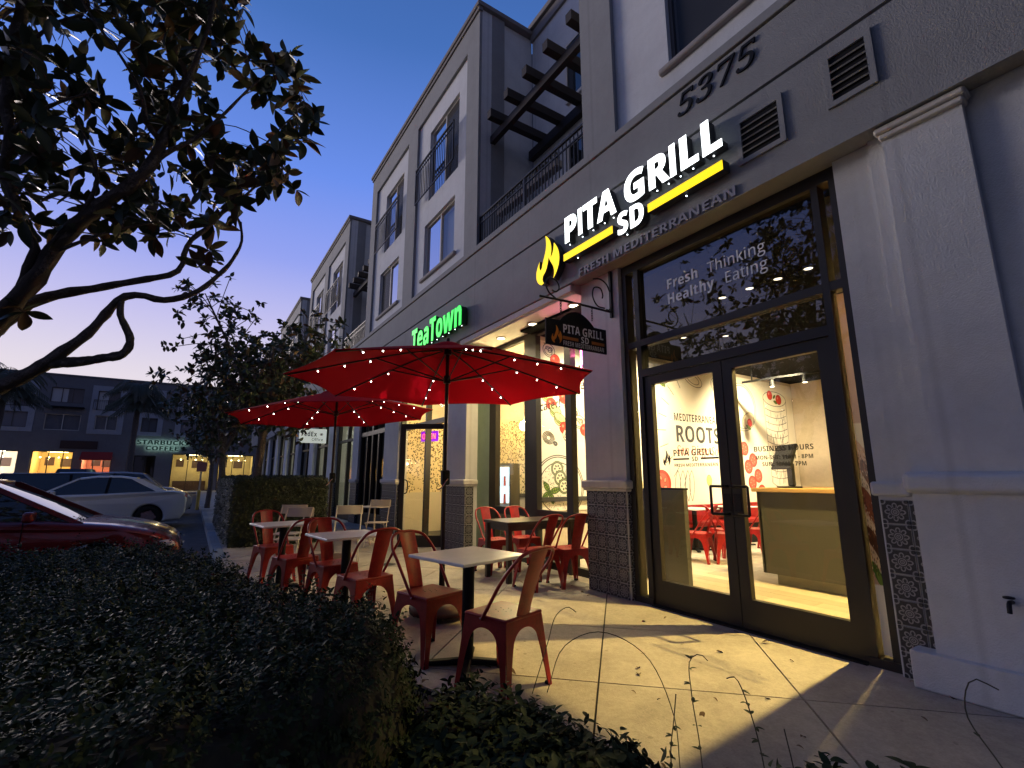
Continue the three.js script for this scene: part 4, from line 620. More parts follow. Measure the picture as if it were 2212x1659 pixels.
umbrella(-4.56, -2.14, 3.37, 0, 'red patio umbrella with string lights over the first white table');
umbrella(-8.0, -1.83, 2.98, .067, 'red patio umbrella with string lights standing past the three white tables');

// ---------------------------------------------------------------- planting
const leafM = [rgb(.032, .048, .018), rgb(.042, .058, .022), rgb(.026, .042, .016)].map((c) => phy(c, .6, { side: THREE.DoubleSide, specularIntensity: .3 }));
function leafGeo(l, w, fold = .25, curl = .2) {   // a pointed leaf, folded along its midrib, stalk at the origin, lying along +x
  const n = 7, pos = [], idx = [], W = [.0, .5, .86, 1, .97, .8, .46, 0];
  for (let i = 0; i <= n; i++) { const t = i / n, y = -curl * l * t * t, ww = W[i] * w / 2; pos.push(l * t, y, 0, l * t, y + ww * fold, ww, l * t, y + ww * fold, -ww); }
  for (let i = 0; i < n; i++) { const a = i * 3, b = a + 3; idx.push(a, b, a + 1, a + 1, b, b + 1, a, a + 2, b, b, a + 2, b + 2); }
  const g = new THREE.BufferGeometry(); g.setAttribute('position', new THREE.Float32BufferAttribute(pos, 3)); g.setAttribute('uv', new THREE.Float32BufferAttribute(new Float32Array(pos.length / 3 * 2), 2)); g.setIndex(idx); g.computeVertexNormals(); return g;
}
function sprig(n, l, w, h) { const gs = []; for (let i = 0; i < n; i++) { const g = leafGeo(l * rr(.7, 1.15), w * rr(.8, 1.1)); g.rotateZ(rr(.1, 1.0)); g.rotateY(i * 2.4 + rr(-.3, .3)); g.translate(0, h * i / n, 0); gs.push(g); } return flat(gs); }
function scatter(name, geo, mats, spots, parent, upright) {   // leaves by the thousand: one stuff part per tone
  mats.forEach((m, q) => {
    const mine = spots.filter((_, i) => i % mats.length === q), im = new THREE.InstancedMesh(geo, m, mine.length), o = new THREE.Object3D();
    mine.forEach(([p, n, s], i) => { o.position.copy(p); o.quaternion.setFromUnitVectors(V(0, 1, 0), V(n.x + rr(-.5, .5), n.y + rr(-.3, .5), n.z + rr(-.5, .5)).normalize()); o.rotateY(rnd() * 6.28); o.scale.setScalar(s * rr(.7, 1.3)); o.updateMatrix(); im.setMatrixAt(i, o.matrix); });
    im.name = name; im.userData.kind = 'stuff'; parent.add(im);
  });
}
const inside = (p, poly) => { let c = false; for (let i = 0, j = poly.length - 1; i < poly.length; j = i++) { const [xi, zi] = poly[i], [xj, zj] = poly[j]; if ((zi > p[1]) !== (zj > p[1]) && p[0] < (xj - xi) * (p[1] - zi) / (zj - zi) + xi) c = !c; } return c; };
const edgeDist = (p, poly) => { let d = 9; for (let i = 0, j = poly.length - 1; i < poly.length; j = i++) { const a = poly[j], b = poly[i], ux = b[0] - a[0], uz = b[1] - a[1], t = Math.max(0, Math.min(1, ((p[0] - a[0]) * ux + (p[1] - a[1]) * uz) / (ux * ux + uz * uz))); d = Math.min(d, Math.hypot(p[0] - a[0] - ux * t, p[1] - a[1] - uz * t)); } return d; };
const lump = (x, z) => .5 * Math.sin(x * 3.1 + 1) * Math.sin(z * 2.7 + .4) + .4 * Math.sin(x * 7.3 + z * 5.1) * Math.sin(z * 6.1 - x * 2.2) + .35 * Math.sin(x * 13 - z * 11) * Math.sin(x * 9.7 + z * 14) + .2 * Math.sin(x * 31 + z * 23);
function mound(name, label, poly, H, round, amp, step, leaf, count, cat = 'hedge', wild = 0) {   // a clipped mass of small leaves over a footprint
  const t = thing(name, label, cat);
  const hAt = (x, z) => { if (!inside([x, z], poly)) return -1; const d = Math.min(1, edgeDist([x, z], poly) / round); return (H + amp * lump(x, z)) * Math.sqrt(Math.max(0, 1 - (1 - d) * (1 - d))); };
  const xs = poly.map((p) => p[0]), zs = poly.map((p) => p[1]), x0 = Math.min(...xs), x1 = Math.max(...xs), z0 = Math.min(...zs), z1 = Math.max(...zs), pos = [];
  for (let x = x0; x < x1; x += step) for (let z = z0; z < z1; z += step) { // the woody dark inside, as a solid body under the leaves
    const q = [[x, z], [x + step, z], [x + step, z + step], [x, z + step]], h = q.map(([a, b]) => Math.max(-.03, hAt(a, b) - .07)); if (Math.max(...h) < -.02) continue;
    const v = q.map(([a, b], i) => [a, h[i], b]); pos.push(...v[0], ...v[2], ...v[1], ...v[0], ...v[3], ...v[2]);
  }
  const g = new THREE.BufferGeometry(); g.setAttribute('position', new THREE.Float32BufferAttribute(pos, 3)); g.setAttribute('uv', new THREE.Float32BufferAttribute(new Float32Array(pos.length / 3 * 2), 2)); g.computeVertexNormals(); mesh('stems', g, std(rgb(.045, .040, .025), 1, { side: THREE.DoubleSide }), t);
  const sp = []; let guard = 0;
  while (sp.length < count && guard++ < count * 6) { const x = rr(x0, x1), z = rr(z0, z1), h = hAt(x, z); if (h < .02) continue; const e = .04, n = V(hAt(x - e, z) - hAt(x + e, z), 2 * e, hAt(x, z - e) - hAt(x, z + e)); if (n.length() > 1) n.normalize(); const side = Math.min(2.2, 1 / Math.max(.3, n.clone().normalize().y)); for (let k = 0; k < side; k++) { const dn = k ? rr(.3, 1) * h : h - rr(-.01, .06); sp.push([V(x, dn + (rnd() < wild ? rr(0, .09) : 0), z), n.clone().normalize(), 1]); } }
  scatter('leaves', leaf, leafM, sp, t);
  if (count > 9000) { const shoots = sp.filter((_, i) => i % 60 === 0).map(([p, n]) => [p.clone().addScaledVector(n, .02), V(n.x + rr(-.6, .6), 1.4, n.z + rr(-.6, .6)), 1]); scatter('shoots', sprig(11, .03, .015, .15), leafM, shoots, t); }
  return t;
}
const smallSprig = sprig(7, .026, .013, .05), privet = sprig(9, .055, .022, .11);
mound('shrub_border', 'wide dark small-leaved shrub mass filling the bed before the terrace', [[-6.75, 1.5], [-6.35, .12], [-5.2, -.36], [-4.0, -.60], [-3.06, -1.0], [-2.45, -1.06], [-2.0, -.75], [-1.55, .0], [-1.8, 1.0], [-2.6, 2.4], [-6.7, 2.9]], .59, .22, .055, .05, smallSprig, 30000, 'shrub', .12);
mound('low_shrub', 'low glossy-leaved shrub with upright shoots at the corner of the terrace', [[-2.65, -1.30], [-2.2, -1.50], [-1.55, -1.68], [-1.3, -1.2], [-1.2, -.4], [-1.9, -.6], [-2.4, -1.05]], .15, .12, .04, .05, privet, 2000, 'shrub', .3);
mound('low_shrub', 'low glossy-leaved shrub opposite the broad white pier', [[-1.12, -1.98], [-.7, -2.12], [-.2, -2.2], [-.2, -1.4], [-.7, -1.2], [-1.05, -1.5]], .26, .16, .05, .05, privet, 1300, 'shrub', .4);
{ // clipped box hedge at the end of the terrace
  const poly = [[-17, -2.45], [-11, -2.42], [-11, -.72], [-17, -.72]], t = thing('box_hedge', 'tall clipped box hedge closing the end of the terrace', 'hedge');
  mesh('stems', rb(-16.95, -11.06, -.02, 1.2, -2.38, -.78, .08, 3), std(rgb(.045, .040, .025), 1), t);
  const sp = []; for (let i = 0; i < 16000; i++) { const k = rnd(); if (k < .4) sp.push([V(-11 + rr(-.06, .03), rr(0, 1.27), rr(-2.43, -.7)), V(1, .3, 0), 1.5]); else if (k < .75) sp.push([V(rr(-17, -10.98), 1.24 + rr(-.05, .04), rr(-2.43, -.7)), V(0, 1, 0), 1.5]); else if (k < .9) sp.push([V(rr(-17, -11), rr(0, 1.26), -.72 + rr(-.05, .03)), V(0, .3, 1), 1.5]); else sp.push([V(rr(-17, -11), rr(0, 1.26), -2.43 + rr(-.03, .05)), V(0, .3, -1), 1.5]); }
  scatter('leaves', smallSprig, [rgb(.034, .050, .018), rgb(.044, .058, .022)].map((c) => std(c, .5, { side: THREE.DoubleSide })), sp, t);
}
// dry arching stems and weeds along the edge of the bed
const stemM = std(rgb(.06, .055, .03), .8), weedLeaf = leafGeo(.03, .014);
[['thin dry stem arching over the paving from the low shrub', [[-2.15, .25, -1.6], [-2.2, .42, -1.75], [-2.08, .5, -1.9], [-1.88, .42, -2.02], [-1.72, .2, -2.02], [-1.66, .02, -1.97]], 0], ['thin curled tendril beside the first table chair', [[-2.28, .2, -1.6], [-2.3, .42, -1.72], [-2.3, .55, -1.78], [-2.24, .6, -1.82], [-2.2, .58, -1.84]], 0],
  ['upright weed with a hooked tip at the edge of the bed', [[-1.48, -.02, -1.9], [-1.49, .2, -1.9], [-1.54, .38, -1.93], [-1.56, .5, -1.96], [-1.52, .53, -1.98], [-1.49, .51, -1.99]], 7], ['tall leafy weed with bent tips at the edge of the bed', [[-1.25, -.02, -1.98], [-1.26, .2, -1.98], [-1.31, .36, -2.0], [-1.38, .47, -2.02], [-1.43, .45, -2.03]], 9], ['short leafy weed between the two hooked weeds', [[-1.62, -.02, -1.88], [-1.63, .12, -1.88], [-1.62, .25, -1.9], [-1.6, .36, -1.9]], 6], ['straight thin weed by the low shrub opposite the pier', [[-1.16, -.02, -2.02], [-1.17, .2, -2.03], [-1.2, .34, -2.04]], 4], ['thin branching weed in front of the white plinth', [[-.55, .1, -2.1], [-.6, .35, -2.25], [-.72, .5, -2.35], [-.7, .6, -2.4], [-.64, .58, -2.42]], 2]].forEach(([label, pts, n]) => {
  const t = thing('weed', label, 'weed'), c = new THREE.CatmullRomCurve3(pts.map((p) => V(...p))); mesh('stem', new THREE.TubeGeometry(c, 24, .0024, 5), stemM, t);
  for (let i = 0; i < n; i++) { const g = weedLeaf.clone(), p = c.getPoint(.1 + .6 * i / n); g.rotateZ(rr(-.2, .7)); g.rotateY(i * 2.4); g.translate(p.x, p.y, p.z); mesh('leaf', g, leafM[i % 3], t); if (n > 5) { const h = g.clone(); h.translate(-p.x, -p.y, -p.z); h.rotateY(1.2); h.scale(1.2, 1.2, 1.2); h.translate(p.x, p.y, p.z); mesh('leaf', h, leafM[(i + 1) % 3], t); } }
});

// ---------------------------------------------------------------- magnolias
const magLeaf = [leafGeo(.155, .07, .3, .12), leafGeo(.14, .065, .15, -.05), leafGeo(.17, .07, .4, .25)];
const magM = [std(rgb(.042, .062, .026), .42, { side: THREE.DoubleSide }), std(rgb(.055, .072, .032), .45, { side: THREE.DoubleSide }), std(rgb(.105, .060, .032), .7, { side: THREE.DoubleSide }), std(rgb(.036, .056, .026), .4, { side: THREE.DoubleSide })];
const _q = new THREE.Quaternion();
function placeLeaves(tree, tips, singles, per = [5, 8], size = 1) {   // whorls of leaves at twig ends; the nearest stay single parts, the rest are one mass
  const all = [];
  for (const [p, dir, k] of tips) { const n = Math.round(rr(...per)), d = dir.clone().normalize(); for (let i = 0; i < n; i++) { const a = i * 2.4 + rr(-.3, .3), o = V(Math.cos(a), rr(-.35, .7), Math.sin(a)).applyQuaternion(_q.setFromUnitVectors(V(0, 1, 0), d)).normalize(); all.push([p.clone().addScaledVector(d, rr(-.07, .03)), o, size * (k || 1) * rr(.75, 1.2)]); } }
  all.sort((a, b) => a[0].distanceToSquared(CAM) - b[0].distanceToSquared(CAM));
  const o = new THREE.Object3D(), pose = ([p, d, s]) => { o.position.copy(p); o.quaternion.setFromUnitVectors(V(1, 0, 0), d); o.rotateX(rr(-.9, .9)); o.scale.setScalar(s); };
  all.slice(0, singles).forEach((l, i) => { pose(l); const m = new THREE.Mesh(magLeaf[i % 3], magM[rnd() < .16 ? 2 : [0, 1, 3][i % 3]]); m.name = 'leaf'; m.position.copy(o.position); m.quaternion.copy(o.quaternion); m.scale.copy(o.scale); tree.add(m); });
  const rest = all.slice(singles); for (let q = 0; q < 4; q++) { const mine = rest.filter((_, i) => [0, 1, 3, 0, 1, 3, 2][i % 7] === q); if (!mine.length) continue; const im = new THREE.InstancedMesh(magLeaf[q % 3], magM[q], mine.length); mine.forEach((l, i) => { pose(l); o.updateMatrix(); im.setMatrixAt(i, o.matrix); }); im.name = 'crown'; im.userData.kind = 'stuff'; tree.add(im); }
}
{
  const t = thing('magnolia_tree', 'large magnolia leaning its bare limbs and big leaves over the planting bed', 'tree');
  const L = (pts) => pts.map(([x, y, d]) => at(x, y, d));
  const root = V(-5.5, -.05, 2.15), crotch = at(-210, 880, 3.45);
  mesh('trunk', limb([root, V(-5.45, .6, 2.1), V(-5.3, 1.15, 1.95), crotch], [.16, .125, .115, .10], 18, 10), M.bark, t);
  const Ls = [
    [[[-210, 880, 3.45], [-100, 858, 3.4], [0, 835, 3.35], [94, 789, 3.35], [136, 759, 3.35], [186, 724, 3.4], [223, 685, 3.45], [262, 644, 3.5], [300, 637, 3.55], [346, 648, 3.6], [391, 643, 3.65], [436, 624, 3.7], [463, 602, 3.75], [490, 577, 3.8], [508, 552, 3.85], [522, 522, 3.9], [520, 480, 3.95]], [.085, .078, .07, .062, .05, .046, .042, .036, .03, .027, .025, .023, .02, .017, .014, .011, .008]],
    [[[112, 784, 3.35], [174, 781, 3.38], [225, 773, 3.4], [262, 766, 3.42], [277, 752, 3.44], [281, 730, 3.46], [272, 708, 3.46], [260, 680, 3.46], [262, 652, 3.48]], [.04, .036, .032, .03, .03, .027, .024, .022, .02]],
    [[[-210, 880, 3.45], [-120, 790, 3.4], [-40, 730, 3.4], [0, 704, 3.4], [62, 657, 3.42], [130, 635, 3.45], [200, 624, 3.5], [270, 611, 3.55], [329, 601, 3.6], [378, 590, 3.65], [394, 572, 3.68], [398, 548, 3.7], [415, 516, 3.75], [445, 495, 3.8], [475, 465, 3.85], [522, 402, 3.95], [569, 318, 4.05], [619, 264, 4.1], [660, 228, 4.15]], [.08, .07, .06, .055, .048, .042, .036, .03, .026, .023, .02, .018, .016, .014, .012, .010, .008, .006, .004]],
    [[[-40, 730, 3.4], [0, 690, 3.35], [40, 640, 3.3], [80, 600, 3.3], [110, 549, 3.3], [167, 485, 3.32], [234, 432, 3.36], [285, 398, 3.4], [321, 362, 3.45], [350, 310, 3.5], [380, 230, 3.55], [420, 140, 3.6], [450, 60, 3.65], [470, -40, 3.7]], [.065, .06, .055, .052, .05, .047, .043, .038, .032, .024, .018, .014, .012, .01]],
    [[[40, 640, 3.3], [60, 580, 3.28], [77, 536, 3.26], [50, 495, 3.24], [37, 442, 3.22], [13, 385, 3.2], [8, 368, 3.2], [22, 290, 3.2], [14, 234, 3.22], [28, 130, 3.26], [52, 0, 3.3], [70, -100, 3.35]], [.03, .03, .03, .028, .028, .03, .033, .038, .038, .036, .034, .03]],
    [[[321, 362, 3.45], [360, 330, 3.5], [420, 300, 3.6], [480, 250, 3.7], [540, 190, 3.8], [590, 150, 3.9]], [.02, .017, .014, .011, .008, .005]], [[[475, 465, 3.85], [520, 430, 3.9], [570, 390, 4.0], [610, 370, 4.05]], [.012, .01, .008, .005]],
    [[[350, 310, 3.5], [315, 260, 3.4], [310, 220, 3.35], [290, 170, 3.3], [260, 120, 3.25], [215, 60, 3.2], [170, -10, 3.2]], [.02, .018, .014, .01, .009, .007, .006]], [[[167, 485, 3.32], [190, 440, 3.3], [210, 390, 3.3], [200, 340, 3.25], [160, 240, 3.2]], [.02, .015, .012, .009, .006]], [[[22, 290, 3.2], [70, 250, 3.2], [130, 220, 3.2], [200, 200, 3.25]], [.02, .014, .01, .006]],
    [[[110, 549, 3.3], [180, 520, 3.3], [240, 500, 3.35], [330, 480, 3.4]], [.014, .011, .009, .006]], [[[70, -100, 3.35], [200, -250, 3.3], [420, -450, 3.3], [700, -650, 3.3]], [.03, .024, .018, .01]], [[[470, -40, 3.7], [560, -200, 3.8], [720, -380, 3.9], [900, -560, 4]], [.012, .011, .009, .006]], [[[70, -100, 3.35], [-60, -300, 3.2], [-200, -600, 3.1]], [.03, .022, .012]],
    [[[28, 130, 3.26], [80, 80, 3.25], [120, 50, 3.2], [180, 30, 3.2]], [.016, .012, .009, .006]],
  ];
  for (const [p, r] of Ls) mesh('limb', limb(L(p), r, Math.max(16, p.length * 3), 8), M.bark, t);
  const cl = [[430, 60, 70], [372, 18, 60], [480, 30, 55], [300, 92, 40], [225, 45, 45], [118, 40, 55], [60, 20, 45], [70, 100, 40], [40, 170, 45], [95, 200, 45], [165, 190, 45], [60, 235, 45], [120, 250, 45], [190, 225, 45], [330, 175, 55], [360, 115, 60], [410, 150, 55], [470, 100, 50], [490, 165, 50], [545, 135, 45], [600, 135, 50], [640, 165, 45], [615, 215, 50], [655, 265, 45], [640, 300, 45], [570, 190, 35], [300, 245, 50], [370, 245, 55], [425, 205, 55], [350, 285, 55], [420, 330, 60], [480, 360, 60], [540, 335, 55], [590, 365, 55], [625, 325, 50], [615, 400, 45], [285, 325, 50], [245, 375, 50], [200, 345, 45], [255, 300, 40], [70, 290, 45], [110, 330, 40], [45, 340, 40], [60, 395, 45], [110, 390, 35], [340, 395, 50], [420, 410, 55], [280, 435, 45], [225, 490, 40], [175, 430, 45], [330, 450, 50], [250, 470, 35], [440, 465, 40], [490, 435, 45], [560, 405, 45], [340, 505, 40], [25, 440, 35], [20, 490, 35], [85, 470, 35], [120, 500, 30], [245, 520, 30], [425, 578, 24], [440, 545, 20], [65, 680, 24], [380, 470, 40], [520, 440, 40], [530, 380, 50], [460, 270, 45], [150, 130, 30], [190, 280, 30], [270, 30, 40], [330, 40, 45], [395, 85, 55], [0, 120, 45], [5, 260, 40], [-30, 200, 50], [-60, 60, 60], [-40, 330, 50], [-90, 420, 50], [-60, -60, 60], [80, -60, 60], [220, -60, 60], [360, -70, 60], [500, -50, 60], [-150, 250, 60], [-140, 500, 50]];
  const tips = [];
  for (const [x, y, r] of cl) { const d0 = 3.25 + Math.max(0, x) / 700 + rr(-.15, .15), n = Math.max(1, Math.round((r / 50) ** 2 * 4.4)); for (let i = 0; i < n; i++) { const a = rnd() * 6.28, q = Math.sqrt(rnd()) * r * .8; tips.push([at(x + Math.cos(a) * q, y + Math.sin(a) * q, d0 + (i % 5 < 3 ? rr(-.3, .5) : rr(.5, 2.6))), V(rr(-.8, .8), rr(.0, 1), rr(-.8, .8)), 1]); } }
  for (let i = 0; i < 420; i++) tips.push([at(rr(-500, 1000), rr(-1000, -140), rr(2.6, 5)), V(rr(-.8, .8), rr(.0, 1), rr(-.8, .8)), 1.1]);   // unseen crown overhead, added to keep sky light off bed and pier
  const along = Ls.flatMap(([p]) => new THREE.CatmullRomCurve3(L(p)).getPoints(60)), tw = [];   // each whorl hangs on a twig from the nearest limb
  for (const [p, d] of tips) { let best = along[0], bd = 99; for (const q of along) { const e = q.distanceToSquared(p); if (e < bd) { bd = e; best = q; } } if (bd > .8) best = p.clone().addScaledVector(d.clone().normalize(), -.2); tw.push(tube([best.clone(), best.clone().lerp(p, .5).add(V(rr(-.04, .04), rr(-.02, .06), rr(-.04, .04))), p.clone()], .0045, 6, 4)); d.addScaledVector(p.clone().sub(best).normalize(), .8); }
  mesh('twigs', tw, M.bark, t).userData.kind = 'stuff';
  placeLeaves(t, tips, 300);
}
function magnolia(label, x, z, h, spread, n, base = 1.4, sd = 5, size = 1) {
  const keep = seed; seed = sd; const t = thing('magnolia_tree', label, 'tree', [0, 0, 0], 0), tips = [], cr = (base + h) / 2 + .2;
  const fork = V(x + rr(-.1, .1), base, z + rr(-.1, .1));
  mesh('trunk', limb([V(x, -.06, z), V(x + .04, base * .5, z - .03), fork], [.11, .085, .08], 10, 9), M.bark, t);
  for (let k = 0; k < 7; k++) {
    const a = k * .9 + rr(-.2, .2), e = V(x + Math.cos(a) * spread * rr(.45, .8), rr(base + (h - base) * .45, h * .92), z + Math.sin(a) * spread * rr(.45, .8)), m = fork.clone().lerp(e, .5).add(V(rr(-.1, .1), .12, rr(-.1, .1)));
    mesh('limb', limb([fork, m, e], [.06, .035, .012], 10, 7), M.bark, t);
    for (let i = 0; i < n / 7; i++) { const s = fork.clone().lerp(e, rr(.3, 1)), u = V(rr(-1, 1), rr(-.8, 1), rr(-1, 1)).normalize().multiplyScalar(spread * rr(.15, .55)), p = s.clone().add(u); if (p.y < base * .75) p.y = base * .75 + rnd() * .3; tips.push([p, u.clone().add(V(0, .25, 0)), 1]); if (i % 3 === 0) mesh('twig', tube([s, s.clone().lerp(p, .5).add(V(0, .05, 0)), p], .008, 5, 5), M.bark, t); }
  }
  placeLeaves(t, tips, 0, [6, 10], size); seed = keep; return t;
}
magnolia('magnolia with a dense dark crown rising behind the box hedge', -12.1, -1.15, 5.5, 1.95, 700, 2.2, 12, .9);
magnolia('magnolia farther along the kerb, past the box hedge', -17.2, -.75, 5.2, 2.0, 240, 2.0, 33, 1.1);
magnolia('small dense magnolia on the kerb before the lit cafe windows across', -26, -.7, 5.9, 2.1, 420, 1.9, 35, 1.15);
magnolia('magnolia in the car park beyond the planting bed, mirrored in the door glass', -9.6, 6.2, 8.6, 2.4, 190, 2.4, 77, 1.3);
magnolia('slim magnolia in the car park, mirrored at the side of the door glass', -12.4, 6.6, 7.4, 1.8, 130, 2.4, 91, 1.3);
magnolia('added unseen broad magnolia behind the viewpoint, shading the bed and the pier', 1.2, 3.0, 8.8, 3.6, 1100, 2.8, 55, 1.45);  // out-of-view tree added to darken the right side
magnolia('added unseen magnolia at the right end of the bed, shading the broad pier', 2.8, .3, 8.6, 3.0, 1100, 2.6, 57, 1.45);  // second unseen tree, added to block sky light from the pier

// ---------------------------------------------------------------- parked cars (nose at z = 0, tail towards +z)
const carGlass = phy(rgb(.02, .024, .026), .03, { clearcoat: 1, clearcoatRoughness: .02, specularIntensity: 1 }), lensM = phy(rgb(.75, .75, .72), .08, { clearcoat: 1 }), tailM = phy(rgb(.35, .02, .02), .2, { clearcoat: 1 });
function car(label, color, x, z, turn, o = {}) {
  const t = thing('parked_car', label, 'car', [x, -.15, z], turn, 'cars parked in the lot'), L = o.L || 4.7, W = o.W || 1.8, H = o.H || 1.46, k = L / 4.7, hy = H / 1.46, paint = phy(color, .35, { clearcoat: 1, clearcoatRoughness: .06, metalness: o.metal ?? .25 });
  const P = (s, y) => [s * k, y * hy], s = new THREE.Shape(), r = .36, f = .86 * k, b = 3.72 * k;
  s.moveTo(.16 * k, .2); s.lineTo(f - r, .2); s.absarc(f, .33, r, Math.PI + .35, -.35, true); s.lineTo(b - r, .2); s.absarc(b, .33, r, Math.PI + .35, -.35, true); s.lineTo(4.55 * k, .24);
  for (const q of o.box ? [[4.66, .4], [4.68, .95], [4.6, 1.02], [1.25, .99], [.75, .95]] : [[4.68, .42], [4.69, .82], [4.6, 1.0], [4.3, 1.05], [3.6, 1.03], [2.4, .985], [1.3, .965], [.75, .90]]) s.lineTo(...P(...q));
  s.bezierCurveTo(...P(.4, .84), ...P(.16, .76), ...P(.05, .64)); s.bezierCurveTo(...P(-.01, .55), ...P(-.01, .4), ...P(.05, .28)); s.closePath();
  const mould = (g, w, belt) => { const p = g.attributes.position; for (let i = 0; i < p.count; i++) { const zz = p.getX(i), y = p.getY(i), e = Math.max(0, .9 * k - zz) / (.9 * k), q = Math.max(0, zz - 3.9 * k) / (.8 * k); let w2 = 1 - .20 * e * e * 1.0 - .10 * q * q - (y > belt ? .26 * (y - belt) / (H - belt) : .05 * Math.max(0, (y - .55) / .5) ** 2) - .04 * Math.max(0, .4 - y); p.setXYZ(i, (p.getZ(i) - w / 2) * w2, y, zz); } if (g.index) g = g.toNonIndexed(); g.computeVertexNormals(); return toCreasedNormals(g, .6); };
  const ex = (sh, w, bev) => new THREE.ExtrudeGeometry(sh, { depth: w - 2 * bev, bevelEnabled: true, bevelThickness: bev, bevelSize: bev * .6, bevelOffset: -bev * .6, bevelSegments: 4, curveSegments: 14, steps: 1 }).translate(0, 0, bev);
  const body = mesh('body', mould(ex(s, W, .09), W, 1.0 * hy), paint, t);
  const cab = o.box ? [[1.15, .95], [1.75, 1.42], [2.3, 1.46], [4.3, 1.44], [4.62, .98]] : [[1.05, .93], [1.95, 1.40], [2.35, 1.455], [2.9, 1.455], [3.3, 1.40], [4.15, 1.01]];
  const cs = new THREE.Shape(cab.map((q) => new THREE.Vector2(...P(...q)))); const cw = W * .93; mesh('windows', mould(ex(cs, cw, .07), cw, .98 * hy), carGlass, t);
  const strip = (pts, wd) => { const u = pts.map((q) => new THREE.Vector2(...P(...q))), n = u.length, top = u.map((p) => p.clone().add(new THREE.Vector2(0, .018))), sh = new THREE.Shape([...top, ...u.reverse().map((p) => p.clone().add(new THREE.Vector2(0, -wd)))]); return mould(ex(sh, cw + .012, .05), cw + .012, .98 * hy); };
  mesh('roof', strip(cab.slice(1, -1), .05), paint, t);
  const pillarG = (a, c, w) => { const sh = new THREE.Shape([P(a[0] - w, a[1]), P(a[0] + w, a[1]), P(c[0] + w, c[1]), P(c[0] - w, c[1])].map((q) => new THREE.Vector2(...q))); return [0, cw - .03].map((o2) => mould(new THREE.ExtrudeGeometry(sh, { depth: .05, bevelEnabled: false }).translate(0, 0, o2), cw + .02, .98 * hy)); };
  for (const [a, c, w, m] of [[cab[0], cab[1], .05, paint], [[2.62, 1.0], [2.66, 1.43], .035, M.black], [[cab[cab.length - 1][0] - .1, 1.0], [cab[cab.length - 2][0], cab[cab.length - 2][1] - .01], o.box ? .12 : .14, paint]]) for (const g of pillarG(a, c, w)) mesh('pillar', g, m, t);
  for (const zz of [f, b]) for (const sd of [-1, 1]) { const wx = sd * (W / 2 - .11), w = mesh('wheel', new THREE.TorusGeometry(.245, .085, 12, 30).scale(1, 1, 1.15).rotateY(Math.PI / 2).translate(wx, .33, zz), M.rubber, t); const rim = []; for (let i = 0; i < 5; i++) { const g = bx(-.02, .02, -.03, .03, .03, .22); g.rotateX(i * 1.2566); g.translate(wx + sd * .06, .33, zz); rim.push(g); } rim.push(new THREE.CylinderGeometry(.22, .22, .03, 24).rotateZ(Math.PI / 2).translate(wx, .33, zz)); mesh('rim', rim, M.chrome, w); }
  for (const sd of [-1, 1]) {
    const hl = new THREE.SphereGeometry(1, 18, 12); hl.scale(.11, .065, .24); hl.rotateX(-.42); hl.rotateY(-sd * .45); hl.translate(sd * (W / 2 - .235), .70 * hy, .27 * k); mesh('headlight', hl, lensM, t);
    const tl = new THREE.SphereGeometry(1, 14, 10); tl.scale(.16, .08, .1); tl.translate(sd * (W / 2 - .26), .88 * hy, 4.6 * k); mesh('tail_light', tl, tailM, t);
    const m = rb(-.09, .09, -.06, .06, -.05, .05, .035, 3); m.translate(sd * (W / 2 + .05), 1.02 * hy, 1.45 * k); mesh('mirror', m, paint, t);
  }
  mesh('grille', rb(-.42, .42, .34, .56, .0, .06, .02), M.black, t); mesh('bumper_trim', rb(-.6, .6, .24, .30, .02, .1, .02), M.black, t); mesh('sill_trim', [bx(W / 2 - .06, W / 2 - .03, .2, .26, f + r, b - r), bx(-W / 2 + .03, -W / 2 + .06, .2, .26, f + r, b - r)], M.black, t);
  mesh('door_seam', [bx(W / 2 - .012, W / 2 - .002, .3, .96 * hy, 1.5 * k, 1.508 * k), bx(W / 2 - .012, W / 2 - .002, .3, .98 * hy, 2.64 * k, 2.648 * k)], M.black, t); mesh('door_handle', [rb(W / 2 - .02, W / 2 + .012, .84 * hy, .87 * hy, 2.35 * k, 2.52 * k, .01)], paint, t);
  return t;
}
car('dark red saloon car parked nosed up beside the planting bed', rgb(.20, .008, .010), -8.55, .02, 0, { metal: .3 });
car('pale silver saloon car backed in past the dark red car', rgb(.78, .79, .77), -18.9, 4.45, Math.PI, { H: 1.5, L: 4.4, metal: 0 });
car('grey hatchback parked in the row behind the pale silver saloon', rgb(.32, .33, .36), -24.4, -.1, 0, { box: true, H: 1.66, L: 4.5 });
car('black car with a low roof hidden behind the pale silver saloon', rgb(.012, .012, .014), -21.7, .6, 0, { H: 1.6, box: true });
car('dark van seen from behind across the parking aisle', rgb(.03, .035, .045), -43, 5.95, Math.PI / 2, { box: true, H: 2.0, L: 4.9, W: 1.95 });

